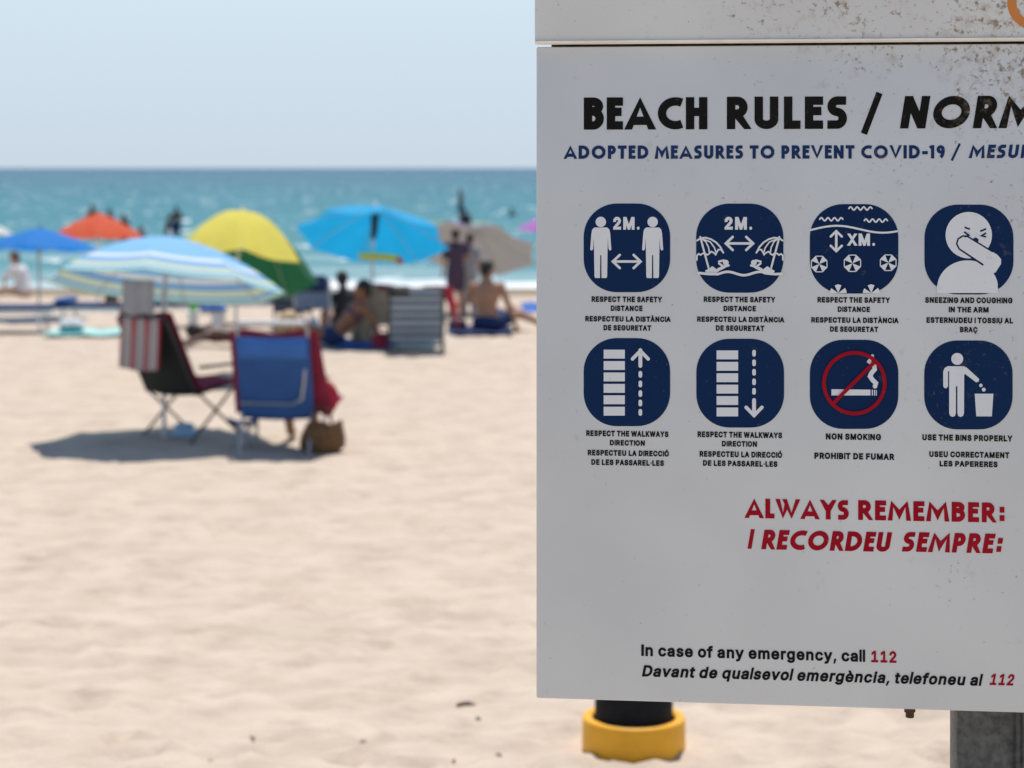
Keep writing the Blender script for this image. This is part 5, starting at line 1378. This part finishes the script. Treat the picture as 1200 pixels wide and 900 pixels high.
# bags beside the seated man
def soft_bag(name, label, loc, w, h, d, m, cat='bag', handle=True):
    t = thing(name, label, cat, loc)
    m_ = MB()
    m_.lathe([(.3, 0), (.48, .02), (.5, .3), (.46, .75), (.36, .97), (.1, 1.0)], n=20)
    for v in m_.v:
        v.x *= w; v.y *= d; v.z *= h
        v += V((mn.noise(v * 9) * .02, mn.noise(v * 9 + V((4, 4, 4))) * .02, 0))
    m_.build('body', m, t)
    if handle:
        m_ = MB()
        m_.tube([(-w * .3, 0, h * .9), (-w * .2, 0, h * 1.25), (w * .2, 0, h * 1.25), (w * .3, 0, h * .9)], .010, 8)
        m_.build('handle', m, t)
    return t
soft_bag('beach_bag', 'dark maroon bag on the towel beside the seated man', ground(536, 390), .26, .17, .2, M['purple_cloth'])
soft_bag('beach_bag', 'orange bag standing behind the maroon bag near the man', ground(538, 364), .26, .16, .2, M['orange_cloth'])
soft_bag('beach_bag', 'white and turquoise bag on the pale turquoise towel', ground(84, 393), .34, .11, .24, M['turquoise'], handle=False)
q = ground(84, 393)
m_ = MB()
m_.lathe([(.05, .0), (.15, .01), (.16, .05), (.11, .09), (.02, .105)], n=20, sy=.7)
for v in m_.v: v.z += .008 * sin(v.x * 40)
tag(m_.build('bundle', M['white_cloth'], loc=q + V((0, 0, .112))), 'crumpled white towel bundle on top of the turquoise bag', 'towel')
soft_bag('rucksack', 'small black rucksack leaning behind the sitting woman', ground(404, 380), .2, .26, .16, M['hair_dark'])
soft_bag('beach_bag', 'dark maroon bag slumped on the sand between the khaki and striped chairs', ground(446, 410), .20, .20, .18, M['burgundy'])
soft_bag('beach_bag', 'navy bag standing in front of the dark striped folding chair', ground(350, 396), .24, .24, .2, M['navy_cloth'])
q = ground(398, 389)
t = thing('cool_box', 'navy cool box with a pale blue lid behind the sitting woman', 'cool box', q + V((0, .3, 0)), R(12))
m_ = MB()
m_.box((0, 0, .13), (.36, .24, .26))
m_.build('body', M['navy_cloth'], t, bevel=.015)
m_ = MB()
m_.box((0, 0, .283), (.38, .26, .04))
m_.build('lid', M['pale_blue'], t, bevel=.012)
m_ = MB()
m_.tube([(-.19, 0, .22), (-.19, 0, .36), (.19, 0, .36), (.19, 0, .22)], .009, 8)
m_.build('handle', M['white_plastic'], t)
soft_bag('rucksack', 'grey green rucksack standing against the khaki beach chair', ground(424, 404), .26, .34, .2, M['beige_cloth'])
soft_bag('beach_bag', 'black tote bag on the sand behind the grey blue folding chair', ground(388, 384), .30, .26, .2, M['hair_dark'])
local_sheet('beach_towel', 'dark blue towel hung over the back of the grey blue folding chair', 'towel', GC, R(-8),
            lambda u, v: (-.20 + u * .40, -.33 - .015 * sin(u * 14), .76 - v * .20), 14, 5, M['navy_cloth'], group='towels hung on chairs')
# white drinks cooler by the folding chair
q = ground(367, 399)
t = thing('drinks_jug', 'white drinks jug standing on the sand by the sitting woman', 'jug', q)
m_ = MB()
m_.lathe([(.02, 0), (.075, 0), (.08, .02), (.08, .19), (.055, .23), (.05, .23)], n=24)
m_.build('body', M['white_plastic'], t)
m_ = MB()
m_.lathe([(.052, .232), (.056, .236), (.056, .262), (.02, .27)], n=24)
m_.build('lid', M['pale_blue'], t)
m_ = MB()
m_.tube([(.075, 0, .18), (.125, 0, .165), (.125, 0, .08), (.075, 0, .06)], .010, 8)
m_.build('handle', M['white_plastic'], t)

# ---- white table with green bottle
q = ground(240, 399)
t = thing('plastic_table', 'small white plastic table between the sun loungers and the green parasol', 'table', q + V((0, .1, 0)))
m_ = MB()
m_.box((0, 0, .34), (.44, .36, .025))
m_.build('table_top', M['white_plastic'], t, bevel=.006)
for sx_ in (-.16, .16):
    for sy in (-.14, .14):
        m_ = MB()
        m_.box((sx_, sy, .1635), (.075, .05, .327))
        m_.build('leg', M['white_plastic'], t, bevel=.01)
tb = q + V((0, .1, .353))
t = thing('green_bottle', 'bright green bottle standing on the white plastic table', 'bottle', tb + V((-.14, -.10, 0)))
m_ = MB()
m_.lathe([(.02, 0), (.042, 0), (.044, .02), (.044, .065), (.02, .095), (.016, .12)], n=18)
m_.build('body', M['green_plastic'], t)
m_ = MB()
m_.lathe([(.017, .1205), (.018, .122), (.018, .14), (.006, .142)], n=14)
m_.build('cap', M['white_plastic'], t)
m_ = MB()
m_.grid(lambda u, v: (tb.x - .06 + u * .30, tb.y - .17 + v * .3, tb.z + .030 + .018 * sin(u * 12) * sin(v * 8)), 16, 12)
tag(m_.build('beach_towel', M['mid_blue_cloth'], solid=.03, angle=180), 'folded blue towel lying on the white plastic table', 'towel')

# ---- sun loungers
def make_lounger():
    t = thing('sun_lounger', '', 'sun lounger', (0, 0, 0), 0, 'sun loungers in a row')
    m_ = MB()
    for sy in (-.27, .27): m_.tube([(-.62, sy, .27), (.62, sy, .27)], .018, 8)
    m_.tube([(-.62, -.27, .27), (-.62, .27, .27)], .018, 8)
    m_.tube([(.62, -.27, .27), (.62, .27, .27)], .018, 8)
    m_.build('frame', M['white_plastic'], t)
    for sx_ in (-.45, .45):
        for sy in (-.27, .27):
            m_ = MB()
            m_.tube([(sx_, sy, .26), (sx_ * 1.08, sy, 0)], .020, 8)
            m_.build('leg', M['white_plastic'], t)
    m_ = MB()
    m_.box((0, 0, .32), (1.2, .52, .06))
    m_.build('pad', M['lounger_blue'], t, bevel=.02)
    m_ = MB()
    m_.box((-.50, 0, .385), (.18, .48, .06))
    m_.build('pillow', M['mid_blue_cloth'], t, bevel=.025)
    return t
proto = make_lounger()
SPOTS = [(2, 391, 4, 'blue padded sun lounger cut by the frame edge beside the turquoise towel'), (118, 388, -5, 'blue padded sun lounger with a brown hat between two others'), (205, 385, 6, 'blue padded sun lounger next to the white plastic table'), (296, 381, -4, 'blue padded sun lounger behind the green and yellow parasol')]
for k, (px, py, a, lab) in enumerate(SPOTS):
    o = proto if k == 0 else copy_tree(proto)
    o.location = ground(px, py) + V((0, .2, 0))
    o.rotation_euler = (0, 0, R(a))
    o['label'] = lab
q = ground(118, 388) + V((.10, .2, .352))
m_ = MB()
m_.lathe([(.001, .002), (.15, .0), (.155, .008), (.09, .022), (.085, .10), (.06, .115), (.001, .12)], n=26)
tag(m_.build('sun_hat', M['brown_leather'], loc=q), 'dark brown hat lying on the middle sun lounger', 'hat')

# ================================================================== PEOPLE
def remesh(name, mb_, vox, smooth=8):
    me = bpy.data.meshes.new(name)
    me.from_pydata([tuple(p) for p in mb_.v], [], mb_.f)
    bm = bmesh.new(); bm.from_mesh(me); bmesh.ops.recalc_face_normals(bm, faces=bm.faces); bm.to_mesh(me); bm.free()
    o = bpy.data.objects.new(name, me)
    COL.objects.link(o)
    r = o.modifiers.new('r', 'REMESH')
    r.mode = 'VOXEL'
    r.voxel_size = vox
    sm = o.modifiers.new('s', 'SMOOTH')
    sm.factor = .5
    sm.iterations = smooth
    dg = bpy.context.evaluated_depsgraph_get()
    res = bpy.data.meshes.new_from_object(o.evaluated_get(dg))
    bpy.data.objects.remove(o)
    bpy.data.meshes.remove(me)
    res.name = name
    res.polygons.foreach_set('use_smooth', [True] * len(res.polygons))
    return res
def ellipsoid(mb_, c, ax, n=14):
    """ax: three semi-axis vectors"""
    vs, fs = [], []
    c = V(c)
    for i in range(n + 1):
        th = pi * i / n
        for k in range(n * 2):
            ph = pi * k / n
            vs.append(c + ax[0] * (sin(th) * cos(ph)) + ax[1] * (sin(th) * sin(ph)) + ax[2] * cos(th))
    for i in range(n):
        for k in range(2 * n):
            k2 = (k + 1) % (2 * n)
            a, b, c2, d = i * 2 * n + k, i * 2 * n + k2, (i + 1) * 2 * n + k2, (i + 1) * 2 * n + k
            if i == 0: fs.append((a, c2, d))
            elif i == n - 1: fs.append((a, b, d))
            else: fs.append((a, b, c2, d))
    o = len(mb_.v)
    mb_.v += vs
    mb_.f += [tuple(x + o for x in f) for f in fs]
    mb_.mi += [0] * len(fs)
def ball(mb_, c, r): ellipsoid(mb_, c, (V((r, 0, 0)), V((0, r, 0)), V((0, 0, r))), 8)
def limb(mb_, a, b, ra, rb):
    a, b = V(a), V(b)
    mb_.tube([a, a.lerp(b, .35), b], ra, 14, r1=rb)
    ball(mb_, a, ra * .99); ball(mb_, b, rb * .99)
def frame_of(d, side):
    d = V(d).normalized()
    s_ = (V(side) - d * V(side).dot(d)).normalized()
    return d, s_, d.cross(s_)
def hand(mb_, wr, el, side_hint, curl=.35, s=1.0):
    d = (V(wr) - V(el)).normalized()
    d, sd, nn = frame_of(d, side_hint)
    pc = V(wr) + d * .05 * s
    ellipsoid(mb_, pc, (d * .052 * s, sd * .040 * s, nn * .017 * s), 8)
    for k, ln in enumerate((.070, .080, .074, .058)):
        r0 = V(wr) + d * .085 * s + sd * ((k - 1.5) * .020 * s)
        p1 = r0 + (d + sd * (k - 1.5) * .06) * ln * .5 * s
        p2 = p1 + (d * cos(curl) + nn * sin(curl)) * ln * .5 * s
        limb(mb_, r0, p1, .0088 * s, .008 * s)
        limb(mb_, p1, p2, .008 * s, .0066 * s)
    t0 = V(wr) + d * .03 * s - sd * .030 * s
    t1 = t0 + (d * .6 - sd * .8) * .035 * s
    t2 = t1 + (d * .9 - sd * .3) * .03 * s
    limb(mb_, t0, t1, .011 * s, .0095 * s); limb(mb_, t1, t2, .0095 * s, .0075 * s)
def person(label, loc, rz, J, skin, hair, clothes, s=1.0, vox=.010, look=(0, 1, 0), hair_long=False, group=None):
    """J: joints in metres, local +Y forward. clothes: list of (name, material, kind)"""
    t = thing('person', label, 'person', loc, rz, group)
    J = {k: V(v) * s for k, v in J.items()}
    mb_ = MB()
    side = (J['shoulder_r'] - J['shoulder_l']).normalized()
    sp_d = (J['neck'] - J['pelvis']).normalized()
    up, sd, fw = frame_of(sp_d, side)
    fw = -fw if fw.dot(V(look)) < 0 else fw
    mid = J['pelvis'].lerp(J['neck'], .45)
    ellipsoid(mb_, J['pelvis'] + up * .02 * s, (sd * .160 * s, fw * .112 * s, up * .135 * s))
    ellipsoid(mb_, mid - up * .02 * s, (sd * .135 * s, fw * .095 * s, up * .17 * s))
    ellipsoid(mb_, J['pelvis'].lerp(J['neck'], .70), (sd * .165 * s, fw * .112 * s, up * .185 * s))
    limb(mb_, J['pelvis'].lerp(J['neck'], .8), J['neck'], .09 * s, .058 * s)
    hd = J['head']
    hu = (hd - J['neck']).normalized()
    lk = (V(look) - hu * V(look).dot(hu)).normalized()
    hs_ = lk.cross(hu)
    limb(mb_, J['neck'], hd - hu * .06 * s, .055 * s, .052 * s)
    ellipsoid(mb_, hd + hu * .015 * s - lk * .008 * s, (hs_ * .076 * s, lk * .096 * s, hu * .105 * s))
    ellipsoid(mb_, hd - hu * .055 * s + lk * .03 * s, (hs_ * .054 * s, lk * .060 * s, hu * .060 * s), 10)
    limb(mb_, hd + lk * .088 * s + hu * .008 * s, hd + lk * .105 * s - hu * .025 * s, .009 * s, .014 * s)
    for q in (-1, 1): ellipsoid(mb_, hd + hs_ * q * .078 * s - hu * .008 * s - lk * .005 * s, (hs_ * .010 * s, lk * .018 * s, hu * .030 * s), 8)
    for q in 'lr':
        sg = -1 if q == 'l' else 1
        limb(mb_, J['pelvis'].lerp(J['neck'], .86), J['shoulder_' + q], .075 * s, .060 * s)
        limb(mb_, J['shoulder_' + q], J['elbow_' + q], .050 * s, .039 * s)
        limb(mb_, J['elbow_' + q], J['wrist_' + q], .039 * s, .027 * s)
        hand(mb_, J['wrist_' + q], J['elbow_' + q], side, s=s)
        limb(mb_, J['hip_' + q], J['knee_' + q], .086 * s, .057 * s)
        limb(mb_, J['knee_' + q], J['ankle_' + q], .057 * s, .037 * s)
        ft = J['toe_' + q] - J['ankle_' + q]
        limb(mb_, J['ankle_' + q] - V((0, 0, .01 * s)), J['ankle_' + q] + ft * .55, .037 * s, .036 * s)
        limb(mb_, J['ankle_' + q] + ft * .55, J['toe_' + q], .036 * s, .024 * s)
    me = remesh('body', mb_, vox)
    me.materials.append(skin); me.materials.append(M['eye_dark']); me.materials.append(M['lip'])
    eyes = [hd + lk * .088 * s + hs_ * q * .030 * s + hu * .012 * s for q in (-1, 1)]
    mouth = hd + lk * .088 * s - hu * .052 * s
    for f in me.polygons:
        if any((f.center - e).length < .013 * s for e in eyes): f.material_index = 1
        else:
            dv = f.center - mouth
            if abs(dv.dot(hs_)) < .024 * s and abs(dv.dot(hu)) < .009 * s and abs(dv.dot(lk)) < .03 * s: f.material_index = 2
    ob = bpy.data.objects.new('body', me)
    COL.objects.link(ob)
    ob.parent = t
    # hair: a cap over crown and back of the head
    mh = MB()
    ellipsoid(mh, hd + hu * .034 * s - lk * .022 * s, (hs_ * .086 * s, lk * .098 * s, hu * .096 * s))
    ellipsoid(mh, hd - hu * .02 * s - lk * .055 * s, (hs_ * .068 * s, lk * .050 * s, hu * .075 * s), 10)
    if hair_long:
        limb(mh, hd - lk * .06 * s, J['neck'] - lk * .09 * s - hu * .10 * s, .065 * s, .04 * s)
    h_ = remesh('hair', mh, max(vox, .010), 4)
    h_.materials.append(hair)
    for v in h_.vertices: v.co += V((mn.noise(v.co * 60), mn.noise(v.co * 60 + V((5, 5, 5))), mn.noise(v.co * 60 + V((9, 1, 1))))) * .006
    oh = bpy.data.objects.new('hair', h_)
    COL.objects.link(oh)
    oh.parent = t
    for (nm, mt, kind) in clothes:
        mc = MB()
        g_ = .014 * s
        if kind in ('shorts', 'trousers', 'brief', 'skirt'):
            ellipsoid(mc, J['pelvis'] + up * .0 * s, (sd * (.160 * s + g_), fw * (.112 * s + g_), up * (.125 * s)))
            for q in 'lr':
                e = {'shorts': .58, 'trousers': 1.0, 'brief': .12, 'skirt': .8}[kind]
                b_ = J['hip_' + q].lerp(J['knee_' + q], e)
                limb(mc, J['hip_' + q], b_, .088 * s + g_, (.088 - .026 * e) * s + g_ * 1.2)
                if kind == 'trousers': limb(mc, J['knee_' + q], J['ankle_' + q], .06 * s + g_, .042 * s + g_)
            if kind == 'skirt':
                for k in range(5): limb(mc, J['pelvis'], J['knee_l'].lerp(J['knee_r'], k / 4).lerp(J['pelvis'], .25), .14 * s, .10 * s)
        elif kind in ('shirt', 'band'):
            if kind == 'shirt':
                ellipsoid(mc, J['pelvis'] + up * .05 * s, (sd * (.155 * s + g_), fw * (.115 * s + g_), up * (.14 * s)))
                ellipsoid(mc, mid - up * .02 * s, (sd * (.142 * s + g_), fw * (.105 * s + g_), up * .18 * s))
                ellipsoid(mc, J['pelvis'].lerp(J['neck'], .70), (sd * (.168 * s + g_), fw * (.115 * s + g_), up * .18 * s))
                for q in 'lr':
                    limb(mc, J['pelvis'].lerp(J['neck'], .84), J['shoulder_' + q], .08 * s + g_, .064 * s + g_)
                    limb(mc, J['shoulder_' + q], J['shoulder_' + q].lerp(J['elbow_' + q], .7), .056 * s + g_, .050 * s + g_)
            else:
                ellipsoid(mc, J['pelvis'].lerp(J['neck'], .66), (sd * (.172 * s), fw * (.122 * s), up * .055 * s))
        cm = remesh(nm, mc, max(vox, .011), 5)
        cm.materials.append(mt)
        oc = bpy.data.objects.new(nm, cm)
        COL.objects.link(oc)
        oc.parent = t
    return t
def J_stand(arm=0.0, lean=0.0):
    return dict(pelvis=(0, 0, .93), neck=(0, .01 + lean, 1.44), head=(0, .04 + lean, 1.58),
                shoulder_l=(-.175, lean, 1.38), shoulder_r=(.175, lean, 1.38),
                elbow_l=(-.235, -.02 + lean, 1.10), elbow_r=(.235, -.02 + lean, 1.10 + arm * .2),
                wrist_l=(-.23, .08, .87), wrist_r=(.23 - .1 * arm, .08 + .18 * arm, .87 + arm * .35),
                hip_l=(-.09, 0, .88), hip_r=(.09, 0, .88), knee_l=(-.10, .03, .48), knee_r=(.10, .02, .48),
                ankle_l=(-.11, -.01, .075), ankle_r=(.11, -.03, .075), toe_l=(-.13, .17, .03), toe_r=(.13, .15, .03))
def J_sit(lean=-.05, knees=.20, reach=.78, prop=None, slump=0.0):
    """sitting on the sand, legs stretched along +Y"""
    n_ = V((0, lean, .60 - slump))
    J = dict(pelvis=(0, 0, .115), neck=tuple(n_), head=(0, lean * 1.1 + .05, .745 - slump),
             shoulder_l=(-.175, lean, .545 - slump), shoulder_r=(.175, lean, .545 - slump),
             hip_l=(-.09, .04, .10), hip_r=(.09, .04, .10), knee_l=(-.13, .42, knees), knee_r=(.13, .43, knees * .85),
             ankle_l=(-.12, reach, .06), ankle_r=(.14, reach + .02, .06), toe_l=(-.15, reach + .08, .16), toe_r=(.18, reach + .10, .15))
    J['elbow_l'] = (-.25, lean + .12, .36 - slump * .6); J['wrist_l'] = (-.17, .36, knees + .09)
    J['elbow_r'] = (.25, lean + .12, .36 - slump * .6); J['wrist_r'] = (.18, .36, knees + .08)
    if prop == 'l': J['elbow_l'] = (-.27, lean - .10, .28); J['wrist_l'] = (-.30, lean - .18, .05)
    if prop == 'r': J['elbow_r'] = (.27, lean + .10, .30); J['wrist_r'] = (.30, lean + .16, .05)
    return J

# man with bare back
mj = J_sit(lean=.03, knees=.22, reach=.70, prop='r')
mj.update(knee_l=(.26, .40, .24), knee_r=(.36, .26, .20), ankle_l=(.66, .36, .06), ankle_r=(.72, .20, .06), toe_l=(.76, .42, .12), toe_r=(.82, .26, .10), elbow_r=(.27, .08, .30), wrist_r=(.34, .16, .05))
person('man with bare tanned back and navy shorts sitting on a towel near the board', ground(570, 391) + V((0, .12, 0.02)), R(-8), mj, M['skin_tan'], M['hair_dark'], [('shorts', M['navy_cloth'], 'shorts')], s=1.04, vox=.009, look=(.35, 1, 0))
# woman leaning back on her arms, legs stretched
wj = J_sit(lean=-.34, knees=.26, reach=.74, slump=.10)
wj.update(elbow_l=(-.26, -.46, .30), wrist_l=(-.26, -.52, .05), elbow_r=(.26, -.46, .30), wrist_r=(.26, -.52, .05))
person('tanned woman in a navy bikini leaning back on her arms on a blue towel', ground(391, 408) + V((0, .12, 0.02)), R(96), wj, M['skin_brown'], M['hair_dark'], [('bikini_bottom', M['navy_cloth'], 'brief'), ('bikini_top', M['navy_cloth'], 'band')], s=1.0, vox=.009, look=(0, 1, -.1))
person('person with dark hair and black swimwear sitting behind the woman in the navy bikini', ground(402, 393) + V((0, .2, 0.02)), R(20), J_sit(lean=.06, knees=.3, reach=.62, slump=.03), M['skin_brown'], M['hair_dark'], [('swimsuit', M['hair_dark'], 'shirt')], s=.92, vox=.010, look=(.2, 1, 0))
# person in the blue chair
ch = dict(pelvis=(0, -.10, .40), neck=(0, -.30, .88), head=(.06, -.29, 1.005), shoulder_l=(-.17, -.27, .82), shoulder_r=(.17, -.27, .82),
          elbow_l=(-.27, -.10, .60), elbow_r=(.27, -.10, .60), wrist_l=(-.27, .12, .56), wrist_r=(.27, .12, .56),
          hip_l=(-.09, -.06, .39), hip_r=(.09, -.06, .39), knee_l=(-.10, .34, .44), knee_r=(.12, .34, .44),
          ankle_l=(-.06, .40, .08), ankle_r=(.16, .34, .08), toe_l=(-.07, .58, .04), toe_r=(.18, .52, .04))
bc = person('person with blond hair in a burgundy top sitting in the low blue chair', BC + V((.02, .14, 0)), R(-6), ch, M['skin_tan'], M['hair_blond'], [('top', M['burgundy'], 'shirt')], s=.93, vox=.009, look=(0, 1, .1))
# person lying on the sand
ly = dict(pelvis=(0, 0, .13), neck=(.02, .48, .16), head=(.03, .61, .17), shoulder_l=(-.17, .40, .14), shoulder_r=(.19, .40, .14),
          elbow_l=(-.30, .62, .07), elbow_r=(.30, .62, .07), wrist_l=(-.12, .76, .05), wrist_r=(.16, .76, .05),
          hip_l=(-.09, -.05, .12), hip_r=(.09, -.05, .12), knee_l=(-.12, -.46, .09), knee_r=(.12, -.46, .09),
          ankle_l=(-.13, -.84, .07), ankle_r=(.13, -.84, .07), toe_l=(-.14, -.98, .03), toe_r=(.14, -.98, .03))
person('dark tanned person lying face down on the sand behind the low blue chair', ground(280, 409) + V((0, .18, 0.02)), R(86), ly, M['skin_dark'], M['hair_dark'], [('trunks', M['brown_leather'], 'shorts')], s=.9, vox=.009, look=(.2, .5, -1))
# seated person in white at the frame edge
person('person in a loose white shirt bending forward on the sand at the frame edge', ground(30, 351) + V((0, .1, 0.02)), R(70), J_sit(lean=.20, knees=.16, reach=.66, slump=.02), M['skin_fair'], M['brown_leather'], [('shirt', M['white_cloth'], 'shirt')], s=1.05, vox=.010, look=(0, 1, -.5))
# two children standing by the silver parasol
q = at(534, 350, 28.4); q.z = zg(28.4)
person('dark haired child in dark plum clothes standing before the silver parasol', q, R(15), J_stand(.5), M['skin_tan'], M['hair_dark'], [('skirt', M['purple_cloth'], 'skirt'), ('top', M['purple_cloth'], 'shirt')], s=.74, vox=.010)
q = at(550, 350, 28.7); q.z = zg(28.7)
person('dark haired child in pale grey top and trousers standing before the silver parasol', q, R(-25), J_stand(0), M['skin_tan'], M['hair_dark'], [('trousers', M['grey_cloth'], 'trousers'), ('top', M['grey_cloth'], 'shirt')], s=.70, vox=.010)

# bathers standing in the sea
def wader(label, px, ytop, d, rz, src, s):
    top = H - (ytop - HY) / F * d
    o = src
    o.location = ((px - 600) / F * d, d, top - 1.70 * s)
    o.rotation_euler = (0, 0, rz)
    o.scale = (s, s, s)
    o['label'] = label
    return o
WG = 'bathers standing in the sea'
w1 = person('x', (0, 0, 0), 0, J_stand(.4), M['skin_dark'], M['hair_dark'], [('swim_shorts', M['navy_cloth'], 'shorts')], vox=.014, group=WG)
w2 = person('x', (0, 0, 0), 0, J_stand(0, .03), M['skin_brown'], M['hair_dark'], [('swimsuit', M['hair_dark'], 'shirt')], vox=.014, group=WG)
wader('dark haired bather standing tallest behind the orange red parasol', 108, 239, 85, .4, w1, 1.0)
wader('bather whose dark head shows just over the tip of the orange red parasol', 128, 244, 80, -.3, copy_tree(w1), 1.0)
wader('dark haired bather with shoulders above the slope of the orange red parasol', 146, 250, 76, .9, w2, 1.0)
wader('bather with only a dark head low beside the orange red parasol rim', 167, 265, 66, 2.2, copy_tree(w2), .95)
wader('dark haired bather in the water above the blue and white parasol', 197, 252, 74, -1.0, copy_tree(w2), 1.0)
wader('taller dark bather standing behind another above the blue and white parasol', 207, 241, 84, .2, copy_tree(w1), 1.0)
wader('bather standing in the sea just above the silver grey parasol', 546, 244, 80, .6, copy_tree(w2), 1.0)
wader('lone swimmer with only a tiny dark head far out in the sea', 600, 244, 118, 0, copy_tree(w1), 1.0)
# paddle boarder
d = 96
pb = wader('dark figure standing upright on a paddle board out in the sea', 540, 222, d, 1.2, copy_tree(w1), .95)
m_ = MB()
m_.lathe([(.02, -.05), (.9, -.03), (1.0, 0), (.96, .03), (.3, .045), (.02, .045)], n=36, sx=1.5, sy=.40)
bd = m_.build('paddle_board', M['board_foam'], loc=(pb.location.x, d, pb.location.z - .02))
tag(bd, 'yellowish paddle board floating under the upright dark figure', 'paddle board')
